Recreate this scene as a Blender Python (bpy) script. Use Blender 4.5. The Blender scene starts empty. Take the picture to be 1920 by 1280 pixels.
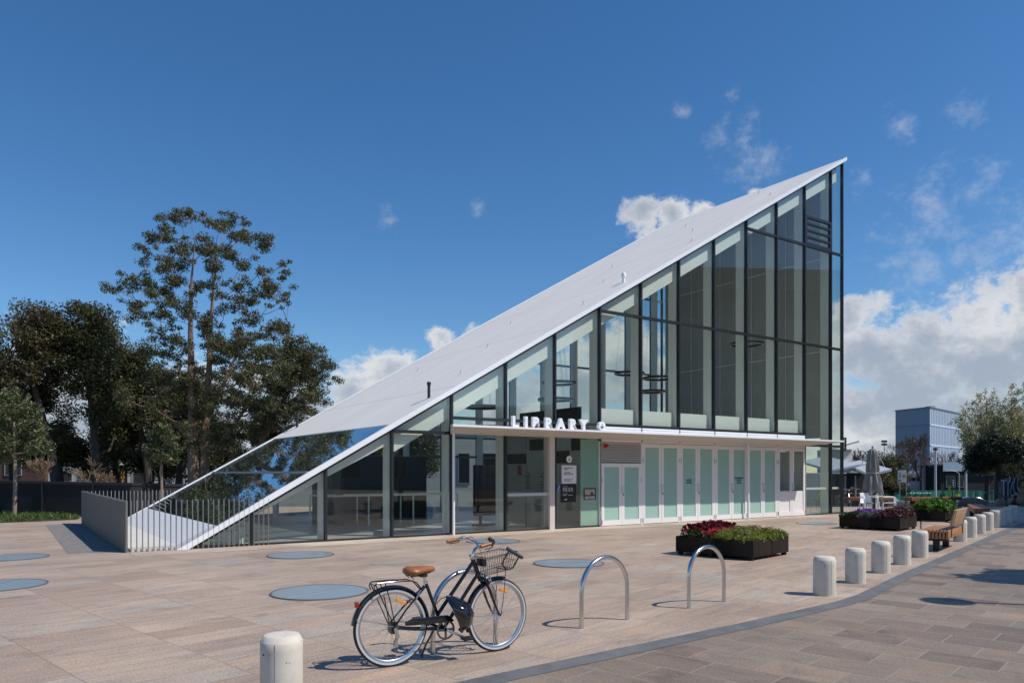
import bpy, bmesh, math, random
import numpy as np
from mathutils import Vector, Matrix
random.seed(7)
R = math.radians
PI = math.pi
col = bpy.context.scene.collection
F, HZ, EYE = 1390.0, 885.0, 1.65          # focal length and horizon of the photograph, eye height


def G(x, y, z=0.0):
    """ground (or level z) point seen at photo pixel x, y"""
    Y = F * (EYE - z) / (y - HZ)
    return Vector(((x - 960) / F * Y, Y, z))


def P(x, y, Y):
    """point seen at photo pixel x, y at distance Y"""
    return Vector(((x - 960) / F * Y, Y, EYE + (HZ - y) / F * Y))


# ------------------------------------------------------------------ materials
MATS = {}


def nd(nt, typ, **kw):
    n = nt.nodes.new(typ)
    for k, v in kw.items():
        if k.startswith('i_'):
            n.inputs[k[2:].replace('_', ' ')].default_value = v
        else:
            setattr(n, k, v)
    return n


def ramp(nt, stops, interp='LINEAR'):
    r = nt.nodes.new('ShaderNodeValToRGB')
    r.color_ramp.interpolation = interp
    e = r.color_ramp.elements
    while len(e) < len(stops):
        e.new(0.5)
    for el, (p, c) in zip(e, stops):
        el.position = p
        el.color = (*c, 1) if len(c) == 3 else c
    return r


def mat(name, c, rough=0.5, metal=0.0, var=0.0, vscale=4.0, bump=0.0, bscale=60.0, spec=0.5, c2=None, stretch=None, coat=0.0):
    if name in MATS:
        return MATS[name]
    m = bpy.data.materials.new(name)
    m.use_nodes = True
    nt = m.node_tree
    b = nt.nodes['Principled BSDF']
    b.inputs['Base Color'].default_value = (*c, 1)
    b.inputs['Roughness'].default_value = rough
    b.inputs['Metallic'].default_value = metal
    b.inputs['Specular IOR Level'].default_value = spec
    if coat:
        b.inputs['Coat Weight'].default_value = coat
        b.inputs['Coat Roughness'].default_value = 0.05
    if var or bump or c2:
        tc = nd(nt, 'ShaderNodeTexCoord')
        vec = tc.outputs['Object']
        if stretch:
            mp = nd(nt, 'ShaderNodeMapping')
            mp.inputs['Scale'].default_value = stretch
            nt.links.new(vec, mp.inputs['Vector'])
            vec = mp.outputs['Vector']
    if var or c2:
        n = nd(nt, 'ShaderNodeTexNoise', i_Scale=vscale, i_Detail=6.0, i_Roughness=0.6)
        nt.links.new(vec, n.inputs['Vector'])
        lo = tuple(max(0, x * (1 - var)) for x in c)
        hi = c2 if c2 else tuple(min(1, x * (1 + var)) for x in c)
        r = ramp(nt, [(0.3, lo), (0.7, hi)])
        nt.links.new(n.outputs['Fac'], r.inputs['Fac'])
        nt.links.new(r.outputs['Color'], b.inputs['Base Color'])
    if bump:
        n2 = nd(nt, 'ShaderNodeTexNoise', i_Scale=bscale, i_Detail=4.0)
        nt.links.new(vec, n2.inputs['Vector'])
        bp = nd(nt, 'ShaderNodeBump', i_Strength=bump, i_Distance=0.01)
        nt.links.new(n2.outputs['Fac'], bp.inputs['Height'])
        nt.links.new(bp.outputs['Normal'], b.inputs['Normal'])
    MATS[name] = m
    return m


def glass(name, tint=(0.86, 0.93, 0.90), base=0.05, top=0.95, power=5.0, gl=(1, 1, 1)):
    """thin architectural glass: tinted transparency with an angle dependent mirror"""
    if name in MATS:
        return MATS[name]
    m = bpy.data.materials.new(name)
    m.use_nodes = True
    nt = m.node_tree
    nt.nodes.clear()
    out = nd(nt, 'ShaderNodeOutputMaterial')
    tr = nd(nt, 'ShaderNodeBsdfTransparent')
    tr.inputs['Color'].default_value = (*tint, 1)
    gs = nd(nt, 'ShaderNodeBsdfGlossy', i_Roughness=0.0)
    gs.inputs['Color'].default_value = (*gl, 1)
    lw = nd(nt, 'ShaderNodeLayerWeight', i_Blend=0.5)
    pw = nd(nt, 'ShaderNodeMath', operation='POWER')
    pw.inputs[1].default_value = power
    ma = nd(nt, 'ShaderNodeMath', operation='MULTIPLY_ADD')
    ma.inputs[1].default_value = top
    ma.inputs[2].default_value = base
    ma.use_clamp = True
    mx = nd(nt, 'ShaderNodeMixShader')
    nt.links.new(lw.outputs['Facing'], pw.inputs[0])
    nt.links.new(pw.outputs[0], ma.inputs[0])
    nt.links.new(ma.outputs[0], mx.inputs['Fac'])
    nt.links.new(tr.outputs[0], mx.inputs[1])
    nt.links.new(gs.outputs[0], mx.inputs[2])
    nt.links.new(mx.outputs[0], out.inputs['Surface'])
    MATS[name] = m
    return m


def leafmat(name, dark, mid, light, trans=0.25):
    m = bpy.data.materials.new(name)
    m.use_nodes = True
    nt = m.node_tree
    b = nt.nodes['Principled BSDF']
    out = nt.nodes['Material Output']
    geo = nd(nt, 'ShaderNodeNewGeometry')
    r = ramp(nt, [(0.0, dark), (0.5, mid), (1.0, light)])
    nt.links.new(geo.outputs['Random Per Island'], r.inputs['Fac'])
    nt.links.new(r.outputs['Color'], b.inputs['Base Color'])
    b.inputs['Roughness'].default_value = 0.5
    b.inputs['Specular IOR Level'].default_value = 0.35
    tl = nd(nt, 'ShaderNodeBsdfTranslucent')
    nt.links.new(r.outputs['Color'], tl.inputs['Color'])
    mx = nd(nt, 'ShaderNodeMixShader', i_Fac=trans)
    nt.links.new(b.outputs[0], mx.inputs[1])
    nt.links.new(tl.outputs[0], mx.inputs[2])
    nt.links.new(mx.outputs[0], out.inputs['Surface'])
    MATS[name] = m
    return m


# ------------------------------------------------------------------ mesh builder
class MB:
    def __init__(s, xf=None):
        s.v = []
        s.f = []
        s.mi = []
        s.cm = 0
        s.xf = xf

    def add(s, vs, fs):
        b = len(s.v)
        if s.xf:
            vs = [s.xf(Vector(p)) for p in vs]
        s.v += [tuple(p) for p in vs]
        s.f += [tuple(i + b for i in f) for f in fs]
        s.mi += [s.cm] * len(fs)
        return s

    def obox(s, c, ax, ay, az):
        c, ax, ay, az = map(Vector, (c, ax, ay, az))
        vs = [c + ax * i + ay * j + az * k for k in (-1, 1) for j in (-1, 1) for i in (-1, 1)]
        return s.add(vs, [(0, 2, 3, 1), (4, 5, 7, 6), (0, 1, 5, 4), (2, 6, 7, 3), (0, 4, 6, 2), (1, 3, 7, 5)])

    def box(s, x0, x1, y0, y1, z0, z1):
        return s.obox(((x0 + x1) / 2, (y0 + y1) / 2, (z0 + z1) / 2), ((x1 - x0) / 2, 0, 0), (0, (y1 - y0) / 2, 0), (0, 0, (z1 - z0) / 2))

    def bar(s, a, b, w, h, up=(0, 0, 1)):
        a, b, up = Vector(a), Vector(b), Vector(up)
        d = (b - a).normalized()
        sx = d.cross(up)
        if sx.length < 1e-4:
            sx = d.cross(Vector((1, 0, 0)))
        sx.normalize()
        u2 = sx.cross(d).normalized()
        return s.obox((a + b) / 2, d * ((b - a).length / 2), sx * w / 2, u2 * h / 2)

    def tube(s, pts, r, n=8, closed=False, caps=True):
        pts = [Vector(p) for p in pts]
        m = len(pts)
        rs = list(r) if isinstance(r, (list, tuple)) else [r] * m
        tang = []
        for i in range(m):
            if closed:
                t = pts[(i + 1) % m] - pts[i - 1]
            else:
                t = pts[min(i + 1, m - 1)] - pts[max(i - 1, 0)]
            tang.append(t.normalized() if t.length > 1e-9 else Vector((0, 0, 1)))
        u = tang[0].orthogonal().normalized()
        vs = []
        for i in range(m):
            u = u - tang[i] * u.dot(tang[i])
            if u.length < 1e-6:
                u = tang[i].orthogonal()
            u.normalize()
            w = tang[i].cross(u)
            for k in range(n):
                a = 2 * PI * k / n
                vs.append(pts[i] + (u * math.cos(a) + w * math.sin(a)) * rs[i])
        fs = []
        for i in range(m if closed else m - 1):
            j = (i + 1) % m
            for k in range(n):
                k2 = (k + 1) % n
                fs.append((i * n + k, i * n + k2, j * n + k2, j * n + k))
        if caps and not closed:
            fs.append(tuple(range(n - 1, -1, -1)))
            fs.append(tuple((m - 1) * n + k for k in range(n)))
        return s.add(vs, fs)

    def lathe(s, prof, n=32, c=(0, 0, 0), axis='z', closed=False):
        vs = []
        for (r, h) in prof:
            for k in range(n):
                a = 2 * PI * k / n
                p = (r * math.cos(a), r * math.sin(a), h) if axis == 'z' else (r * math.cos(a), h, r * math.sin(a))
                vs.append((p[0] + c[0], p[1] + c[1], p[2] + c[2]))
        m = len(prof)
        fs = []
        for i in range(m if closed else m - 1):
            j = (i + 1) % m
            for k in range(n):
                k2 = (k + 1) % n
                fs.append((i * n + k, i * n + k2, j * n + k2, j * n + k))
        if not closed:
            if prof[0][0] > 1e-4:
                fs.append(tuple(range(n - 1, -1, -1)))
            if prof[-1][0] > 1e-4:
                fs.append(tuple((m - 1) * n + k for k in range(n)))
        return s.add(vs, fs)

    def prism(s, poly, fn, lo, hi):
        """polygon of 2D points extruded: fn(a, b, t) gives the 3D point"""
        n = len(poly)
        vs = [fn(a, b, lo) for a, b in poly] + [fn(a, b, hi) for a, b in poly]
        fs = [tuple(range(n - 1, -1, -1)), tuple(range(n, 2 * n))]
        fs += [(i, (i + 1) % n, n + (i + 1) % n, n + i) for i in range(n)]
        return s.add(vs, fs)

    def ball(s, c, r, n=10, sc=(1, 1, 1)):
        prof = [(max(1e-5, math.sin(PI * i / n)) * r, -math.cos(PI * i / n) * r) for i in range(n + 1)]
        t = MB()
        t.lathe(prof, n * 2)
        return s.add([(c[0] + p[0] * sc[0], c[1] + p[1] * sc[1], c[2] + p[2] * sc[2]) for p in t.v], t.f)

    def build(s, name, mats, parent=None, off=(0, 0, 0), bevel=0.0, seg=2, smooth=True, ang=35):
        me = bpy.data.meshes.new(name)
        me.from_pydata([(p[0] + off[0], p[1] + off[1], p[2] + off[2]) for p in s.v], [], s.f)
        if not isinstance(mats, (list, tuple)):
            mats = [mats]
        for m in mats:
            me.materials.append(m)
        if len(mats) > 1:
            me.polygons.foreach_set('material_index', s.mi)
        bm = bmesh.new()
        bm.from_mesh(me)
        bmesh.ops.remove_doubles(bm, verts=bm.verts, dist=1e-5)
        bmesh.ops.recalc_face_normals(bm, faces=bm.faces)
        if bevel:
            ed = [e for e in bm.edges if len(e.link_faces) == 2 and e.calc_face_angle(0) > R(30)]
            bmesh.ops.bevel(bm, geom=ed, offset=bevel, segments=seg, affect='EDGES', clamp_overlap=True, profile=0.6)
        bm.to_mesh(me)
        bm.free()
        if smooth:
            me.polygons.foreach_set('use_smooth', [True] * len(me.polygons))
            me.set_sharp_from_angle(angle=R(ang))
        o = bpy.data.objects.new(name, me)
        col.objects.link(o)
        if parent:
            o.parent = parent
        return o


def tag(o, label=None, cat=None, group=None, kind=None):
    if label:
        o['label'] = label
    if cat:
        o['category'] = cat
    if group:
        o['group'] = group
    if kind:
        o['kind'] = kind
    return o


def thing(name, label, cat, loc=(0, 0, 0), rz=0.0, group=None):
    o = bpy.data.objects.new(name, None)
    o.empty_display_size = 0.2
    col.objects.link(o)
    o.location = loc
    o.rotation_euler = (0, 0, rz)
    return tag(o, label, cat, group)


KIDS = {}


def copy_tree(o, parent=None):
    c = o.copy()
    col.objects.link(c)
    if parent:
        c.parent = parent
    for ch in list(o.children):
        copy_tree(ch, c)
    return c


def dup(o, loc, rz, label=None, group=None):
    c = copy_tree(o)
    c.location = loc
    c.rotation_euler = (0, 0, rz)
    if label:
        c['label'] = label
    if group:
        c['group'] = group
    return c


def text(name, s, size, m, parent, loc, rot=(PI / 2, 0, 0), ext=0.002, bold=0.0, align='CENTER', wid=1.0, spacing=1.0, line=1.0):
    cu = bpy.data.curves.new('t', 'FONT')
    cu.body = s
    cu.size = size
    cu.extrude = ext
    cu.offset = bold
    cu.align_x = align
    cu.space_character = spacing
    cu.space_line = line
    tmp = bpy.data.objects.new('t', cu)
    col.objects.link(tmp)
    dg = bpy.context.evaluated_depsgraph_get()
    dg.update()
    me = bpy.data.meshes.new_from_object(tmp.evaluated_get(dg))
    bpy.data.objects.remove(tmp)
    bpy.data.curves.remove(cu)
    me.name = name
    me.materials.clear()
    me.materials.append(m)
    if wid != 1.0:
        for v in me.vertices:
            v.co.x *= wid
    o = bpy.data.objects.new(name, me)
    col.objects.link(o)
    o.parent = parent
    o.location = loc
    o.rotation_euler = rot
    return o


# ------------------------------------------------------------------ foliage
def leaf_mesh(name, C, Rad, n, size, m, parent=None, seed=1, flat=0.8, aspect=0.45, up=0.0, shell=0.35, loc=None):
    """many leaf-sized rhombs spread through clumps; C centres, Rad radii, n leaves per clump"""
    rng = np.random.default_rng(seed)
    C = np.asarray(C, float)
    Rad = np.asarray(Rad, float)
    cnt = np.maximum(4, (n * (Rad / Rad.mean()) ** 2).astype(int))
    idx = np.repeat(np.arange(len(C)), cnt)
    N = len(idx)
    d = rng.normal(size=(N, 3))
    d /= np.linalg.norm(d, axis=1)[:, None]
    rr = rng.random(N) ** shell
    p = C[idx] + d * (rr * Rad[idx])[:, None] * np.array([1, 1, flat])
    a = rng.normal(size=(N, 3))
    a[:, 2] += up * 2
    a /= np.linalg.norm(a, axis=1)[:, None]
    b = np.cross(a, rng.normal(size=(N, 3)))
    b /= np.linalg.norm(b, axis=1)[:, None]
    L = size * (0.6 + 0.8 * rng.random(N))[:, None]
    a = a * L
    b = b * L * aspect
    V = np.stack([p - a, p + b - a * 0.1, p + a, p - b - a * 0.1], 1).reshape(-1, 3)
    me = bpy.data.meshes.new(name)
    me.vertices.add(4 * N)
    me.vertices.foreach_set('co', V.astype(np.float32).ravel())
    me.loops.add(4 * N)
    me.loops.foreach_set('vertex_index', np.arange(4 * N, dtype=np.int32))
    me.polygons.add(N)
    me.polygons.foreach_set('loop_start', np.arange(0, 4 * N, 4, dtype=np.int32))
    me.update(calc_edges=True)
    me.validate()
    me.materials.append(m)
    o = bpy.data.objects.new(name, me)
    col.objects.link(o)
    if parent:
        o.parent = parent
    if loc:
        o.location = loc
    return o


def grow(mb, nodes, targets, r0, rng, arc=0.12, minr=0.02, upw=0.6, n=6):
    """limbs from trunk nodes [(point, radius)] to clump centres, each hung on the nearest lower limb"""
    nodes = [(Vector(p), r) for p, r in nodes]
    base = nodes[0][0]
    top = nodes[-1][0]
    targets = sorted([Vector(t) for t in targets], key=lambda t: min((t - p).length for p, _ in nodes))
    for t in targets:
        best, bc = None, 1e9
        for p, r in nodes:
            dv = t - p
            L = dv.length
            if L < 1e-3:
                continue
            c = L + max(0, -(dv.z) + L * 0.25) * upw * 2.5
            if c < bc:
                best, bc = (p, r), c
        if best is None:
            continue
        p, r = best
        L = (t - p).length
        ra = max(minr, min(r * 0.72, 0.02 + L * 0.035))
        side = Vector((rng.uniform(-1, 1), rng.uniform(-1, 1), rng.uniform(-.6, .2))) * L * arc
        m1 = p.lerp(t, 0.35) + side - Vector((0, 0, L * arc * 0.5))
        m2 = p.lerp(t, 0.7) + side * 0.7
        r1, r2, r3 = ra * 0.8, ra * 0.6, ra * 0.35
        mb.tube([p, m1, m2, t], [ra, r1, r2, r3], n)
        nodes += [(m1, r1), (m2, r2), (t, r3)]
    return nodes

# ------------------------------------------------------------------ camera, sun, sky
sc = bpy.context.scene
cam = bpy.data.cameras.new('camera')
cam.sensor_width = 36.0
cam.lens = 36.0 * F / 1920
cam.shift_y = (HZ - 640) / 1920
cam.clip_end = 6000
co = bpy.data.objects.new('camera', cam)
col.objects.link(co)
co.location = (0, 0, EYE)
co.rotation_euler = (PI / 2, 0, 0)
sc.camera = co
SUN = Vector((0.588, -0.182, 0.788)).normalized()
sl = bpy.data.lights.new('sun', 'SUN')
sl.energy = 4.3
sl.angle = R(0.53)
sl.color = (1.0, 0.95, 0.88)
so = bpy.data.objects.new('sun', sl)
col.objects.link(so)
so.rotation_euler = SUN.to_track_quat('Z', 'Y').to_euler()
so.location = SUN * 60

w = bpy.data.worlds.new('World')
sc.world = w
w.use_nodes = True
nt = w.node_tree
nt.nodes.clear()
out = nd(nt, 'ShaderNodeOutputWorld')
sky = nd(nt, 'ShaderNodeTexSky', sky_type='NISHITA', sun_disc=False)
sky.sun_elevation = math.asin(SUN.z)
sky.sun_rotation = math.atan2(SUN.x, SUN.y)
sky.altitude = 0
sky.air_density = 1.0
sky.dust_density = 0.05
sky.ozone_density = 5.5
bgs = nd(nt, 'ShaderNodeBackground', i_Strength=0.098)
hs_ = nd(nt, 'ShaderNodeHueSaturation', i_Saturation=1.19, i_Value=1.19)
nt.links.new(sky.outputs[0], hs_.inputs['Color'])
nt.links.new(hs_.outputs[0], bgs.inputs['Color'])
tc = nd(nt, 'ShaderNodeTexCoord')
DIR = tc.outputs['Generated']


def pdir(x, y):
    return Vector(((x - 960) / F, 1, (HZ - y) / F)).normalized()


def vnoise(scale, detail, rough, off=(0, 0, 0), sz=1.0):
    mp = nd(nt, 'ShaderNodeMapping')
    mp.inputs['Location'].default_value = off
    mp.inputs['Scale'].default_value = (1, 1, sz)
    nt.links.new(DIR, mp.inputs['Vector'])
    n = nd(nt, 'ShaderNodeTexNoise', i_Scale=scale, i_Detail=detail, i_Roughness=rough)
    nt.links.new(mp.outputs[0], n.inputs['Vector'])
    return n.outputs['Fac']


def mth(op, a, b=None, c=None, clamp=False):
    n = nd(nt, 'ShaderNodeMath', operation=op)
    n.use_clamp = clamp
    for i, v in enumerate((a, b, c)):
        if v is None:
            continue
        if isinstance(v, (int, float)):
            n.inputs[i].default_value = v
        else:
            nt.links.new(v, n.inputs[i])
    return n.outputs[0]


def blobs(lst):
    cur = None
    for x, y, r in lst:
        d = nd(nt, 'ShaderNodeVectorMath', operation='DISTANCE')
        nt.links.new(DIR, d.inputs[0])
        c = pdir(x, y)
        d.inputs[1].default_value = c
        rad = r / F * c.y
        v = mth('MULTIPLY_ADD', d.outputs['Value'], -1.0 / rad, 1.0)
        cur = v if cur is None else mth('MAXIMUM', cur, v)
    return mth('MAXIMUM', cur, -1.0)


def sstep(v, lo, hi):
    n = nd(nt, 'ShaderNodeMapRange', interpolation_type='SMOOTHSTEP')
    n.inputs['From Min'].default_value = lo
    n.inputs['From Max'].default_value = hi
    nt.links.new(v, n.inputs['Value'])
    return n.outputs[0]


CUM = [(1205, 398, 46), (1262, 402, 42), (1320, 402, 34), (1420, 372, 26), (828, 634, 34), (890, 640, 36), (735, 705, 62), (650, 735, 70), (570, 775, 84),
       (1630, 660, 110), (1590, 600, 60), (1730, 640, 100), (1840, 580, 90), (1940, 560, 100), (1700, 750, 150), (1850, 690, 150), (1960, 640, 170), (1610, 790, 120),
       (1060, 730, 120), (1170, 690, 110), (1250, 720, 90), (960, 780, 120), (1400, 760, 200), (150, 800, 200), (400, 800, 160), (1800, 800, 220)]
WSP = [(1750, 370, 90), (1830, 370, 60), (1810, 215, 46), (1410, 300, 75), (1400, 245, 50), (1350, 245, 40), (1280, 210, 30), (1690, 240, 45), (1620, 345, 40), (1370, 180, 25),
       (730, 415, 36), (895, 390, 26), (1850, 490, 170), (1720, 500, 120), (1440, 300, 60), (1860, 310, 50), (1930, 450, 120), (1760, 400, 110)]
n1 = vnoise(12.0, 14.0, 0.66, sz=1.5)
n2 = vnoise(38.0, 10.0, 0.68, off=(3.1, 1.7, 0.4), sz=1.3)
n3 = vnoise(7.0, 5.0, 0.55, off=(7.3, 2.1, 5.0), sz=1.6)
bl = blobs(CUM)
den = mth('ADD', mth('MULTIPLY', bl, 1.05), mth('MULTIPLY_ADD', n1, 2.2, -1.1))
den = mth('ADD', den, mth('MULTIPLY_ADD', n2, 1.1, -0.55))
a1 = sstep(den, 0.08, 0.55)
wl = blobs(WSP)
wd = mth('ADD', mth('MULTIPLY', wl, 0.8), mth('MULTIPLY_ADD', n2, 2.6, -1.3))
a2 = mth('MULTIPLY', sstep(wd, 0.15, 1.6), 0.42)
alpha = mth('MAXIMUM', mth('MULTIPLY', a1, 0.93), a2)
# thick middles are greyer, thin sunlit rims whiter
sx3 = nd(nt, 'ShaderNodeSeparateXYZ')
nt.links.new(DIR, sx3.inputs[0])
low = mth('MULTIPLY_ADD', sstep(sx3.outputs[2], 0.02, 0.30), -0.32, 0.32)
th = sstep(mth('ADD', mth('ADD', den, low), mth('MULTIPLY_ADD', n3, 2.4, -1.2)), 0.35, 1.35)
cr = ramp(nt, [(0.0, (0.92, 0.93, 0.95)), (0.4, (0.68, 0.72, 0.79)), (1.0, (0.46, 0.53, 0.64))])
nt.links.new(th, cr.inputs['Fac'])
bgc = nd(nt, 'ShaderNodeBackground', i_Strength=0.80)
nt.links.new(cr.outputs['Color'], bgc.inputs['Color'])
mx = nd(nt, 'ShaderNodeMixShader')
nt.links.new(alpha, mx.inputs['Fac'])
nt.links.new(bgs.outputs[0], mx.inputs[1])
nt.links.new(bgc.outputs[0], mx.inputs[2])
nt.links.new(mx.outputs[0], out.inputs['Surface'])

sc.view_settings.view_transform = 'Standard'
sc.view_settings.look = 'None'
sc.view_settings.exposure = 0.0
sc.view_settings.gamma = 1.0
sc.cycles.max_bounces = 8
sc.cycles.transparent_max_bounces = 32
sc.cycles.use_denoising = True
sc.cycles.sample_clamp_indirect = 6.0

# ------------------------------------------------------------------ ground
PX = Vector((0.6794, 0.7338, 0))      # paving axis along the kerb
QX = Vector((-0.7338, 0.6794, 0))


def paver(name, bw, rh, tones, mortar, mcol, streak, off=0.5, seedoff=(0, 0), squash=1.0):
    m = bpy.data.materials.new(name)
    m.use_nodes = True
    t = m.node_tree
    b = t.nodes['Principled BSDF']
    geo = nd(t, 'ShaderNodeNewGeometry')

    def dot(ax):
        d = nd(t, 'ShaderNodeVectorMath', operation='DOT_PRODUCT')
        t.links.new(geo.outputs['Position'], d.inputs[0])
        d.inputs[1].default_value = ax
        return d.outputs['Value']
    cq, cp = dot(QX), dot(PX)
    cb = nd(t, 'ShaderNodeCombineXYZ')
    a1_ = nd(t, 'ShaderNodeMath', operation='ADD')
    a1_.inputs[1].default_value = 100 + seedoff[0]
    a2_ = nd(t, 'ShaderNodeMath', operation='ADD')
    a2_.inputs[1].default_value = 100 + seedoff[1]
    t.links.new(cq, a1_.inputs[0])
    t.links.new(cp, a2_.inputs[0])
    t.links.new(a1_.outputs[0], cb.inputs[0])
    t.links.new(a2_.outputs[0], cb.inputs[1])
    br = nd(t, 'ShaderNodeTexBrick', offset=off, offset_frequency=2, squash=squash, squash_frequency=3)
    for k, v in (('Color1', (0, 0, 0, 1)), ('Color2', (1, 1, 1, 1)), ('Mortar', (.5, .5, .5, 1)), ('Scale', 1.0), ('Mortar Size', mortar), ('Mortar Smooth', 0.3), ('Bias', 0.0), ('Brick Width', bw), ('Row Height', rh)):
        br.inputs[k].default_value = v
    t.links.new(cb.outputs[0], br.inputs['Vector'])
    rp = ramp(t, tones)
    t.links.new(br.outputs['Color'], rp.inputs['Fac'])
    # streaks along the slab, veins, speckle
    mp = nd(t, 'ShaderNodeMapping')
    mp.inputs['Scale'].default_value = (3.4, 0.6, 1) if streak else (0.9, 1.8, 1)
    t.links.new(cb.outputs[0], mp.inputs['Vector'])
    addv = nd(t, 'ShaderNodeVectorMath', operation='ADD')
    scl = nd(t, 'ShaderNodeVectorMath', operation='SCALE')
    scl.inputs['Scale'].default_value = 37.0
    t.links.new(br.outputs['Color'], scl.inputs[0])
    t.links.new(mp.outputs[0], addv.inputs[0])
    t.links.new(scl.outputs[0], addv.inputs[1])
    s1 = nd(t, 'ShaderNodeTexNoise', i_Scale=2.4, i_Detail=8.0, i_Roughness=0.66, i_Distortion=0.9)
    t.links.new(addv.outputs[0], s1.inputs['Vector'])
    sr = ramp(t, [(0.20, (0.58, 0.55, 0.54)), (0.38, (0.86, 0.86, 0.88)), (0.50, (1.02, 1.01, 1.0)), (0.63, (1.17, 1.07, 0.97)), (0.72, (1.14, 0.96, 0.82)), (0.85, (0.96, 0.74, 0.62))])
    t.links.new(s1.outputs['Fac'], sr.inputs['Fac'])
    mul = nd(t, 'ShaderNodeMix', data_type='RGBA', blend_type='MULTIPLY')
    mul.inputs['Factor'].default_value = 1.0 if streak else 0.8
    t.links.new(rp.outputs['Color'], mul.inputs['A'])
    t.links.new(sr.outputs['Color'], mul.inputs['B'])
    sp = nd(t, 'ShaderNodeTexNoise', i_Scale=42.0, i_Detail=6.0, i_Roughness=0.8)
    t.links.new(cb.outputs[0], sp.inputs['Vector'])
    spr = ramp(t, [(0.3, (0.50, 0.50, 0.51)), (0.5, (1, 1, 1)), (0.7, (1.48, 1.46, 1.43))])
    t.links.new(sp.outputs['Fac'], spr.inputs['Fac'])
    mul2 = nd(t, 'ShaderNodeMix', data_type='RGBA', blend_type='MULTIPLY')
    mul2.inputs['Factor'].default_value = 0.95
    t.links.new(mul.outputs['Result'], mul2.inputs['A'])
    t.links.new(spr.outputs['Color'], mul2.inputs['B'])
    # broad wear
    bw_ = nd(t, 'ShaderNodeTexNoise', i_Scale=0.33, i_Detail=5.0, i_Roughness=0.6)
    t.links.new(geo.outputs['Position'], bw_.inputs['Vector'])
    bwr = ramp(t, [(0.3, (0.78, 0.77, 0.77)), (0.7, (1.14, 1.12, 1.10))])
    t.links.new(bw_.outputs['Fac'], bwr.inputs['Fac'])
    mul3 = nd(t, 'ShaderNodeMix', data_type='RGBA', blend_type='MULTIPLY')
    mul3.inputs['Factor'].default_value = 1.0
    t.links.new(mul2.outputs['Result'], mul3.inputs['A'])
    t.links.new(bwr.outputs['Color'], mul3.inputs['B'])
    mm = nd(t, 'ShaderNodeMix', data_type='RGBA')
    mm.inputs['B'].default_value = (*mcol, 1)
    mf = nd(t, 'ShaderNodeMath', operation='MULTIPLY')
    mf.inputs[1].default_value = 0.75 if streak else 0.5
    t.links.new(br.outputs['Fac'], mf.inputs[0])
    t.links.new(mf.outputs[0], mm.inputs['Factor'])
    # gum spots and small stains
    vo = nd(t, 'ShaderNodeTexVoronoi', i_Scale=1.7, i_Randomness=1.0)
    t.links.new(geo.outputs['Position'], vo.inputs['Vector'])
    vr = ramp(t, [(0.0, (0.55, 0.53, 0.52)), (0.022, (0.62, 0.60, 0.58)), (0.034, (1, 1, 1))])
    t.links.new(vo.outputs['Distance'], vr.inputs['Fac'])
    st_ = nd(t, 'ShaderNodeTexNoise', i_Scale=1.1, i_Detail=9.0, i_Roughness=0.72)
    t.links.new(geo.outputs['Position'], st_.inputs['Vector'])
    stR = ramp(t, [(0.30, (0.66, 0.64, 0.63)), (0.44, (1, 1, 1))])
    t.links.new(st_.outputs['Fac'], stR.inputs['Fac'])
    mul4 = nd(t, 'ShaderNodeMix', data_type='RGBA', blend_type='MULTIPLY')
    mul4.inputs['Factor'].default_value = 1.0
    t.links.new(mul3.outputs['Result'], mul4.inputs['A'])
    t.links.new(vr.outputs['Color'], mul4.inputs['B'])
    mul5 = nd(t, 'ShaderNodeMix', data_type='RGBA', blend_type='MULTIPLY')
    mul5.inputs['Factor'].default_value = 0.8
    t.links.new(mul4.outputs['Result'], mul5.inputs['A'])
    t.links.new(stR.outputs['Color'], mul5.inputs['B'])
    t.links.new(mul5.outputs['Result'], mm.inputs['A'])
    t.links.new(mm.outputs['Result'], b.inputs['Base Color'])
    b.inputs['Roughness'].default_value = 0.6
    b.inputs['Specular IOR Level'].default_value = 0.35
    bp = nd(t, 'ShaderNodeBump', i_Strength=0.35, i_Distance=0.004)
    t.links.new(sp.outputs['Fac'], bp.inputs['Height'])
    t.links.new(bp.outputs['Normal'], b.inputs['Normal'])
    return m


PAVE1 = paver('plaza_stone', 0.42, 1.02,
              [(0.0, (0.345, 0.268, 0.212)), (0.3, (0.40, 0.315, 0.248)), (0.55, (0.435, 0.345, 0.27)), (0.8, (0.415, 0.34, 0.275)), (1.0, (0.40, 0.348, 0.298))],
              0.005, (0.17, 0.13, 0.11), True, off=0.37)
PAVE2 = paver('road_stone', 0.62, 0.44,
              [(0.0, (0.165, 0.130, 0.102)), (0.25, (0.212, 0.168, 0.132)), (0.5, (0.245, 0.196, 0.150)), (0.75, (0.25, 0.205, 0.162)), (1.0, (0.285, 0.225, 0.170))],
              0.008, (0.36, 0.30, 0.25), False, off=0.43, seedoff=(0.2, 0.13))


def sheet(name, pts, z, m):
    mb = MB()
    mb.add([(p[0], p[1], z) for p in pts], [tuple(range(len(pts)))])
    o = mb.build(name, m, smooth=False)
    return tag(o, kind='structure')


def gz(X, Y):
    return -min(2.2, max(0.0, (Y - 34) * 0.058))


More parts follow.
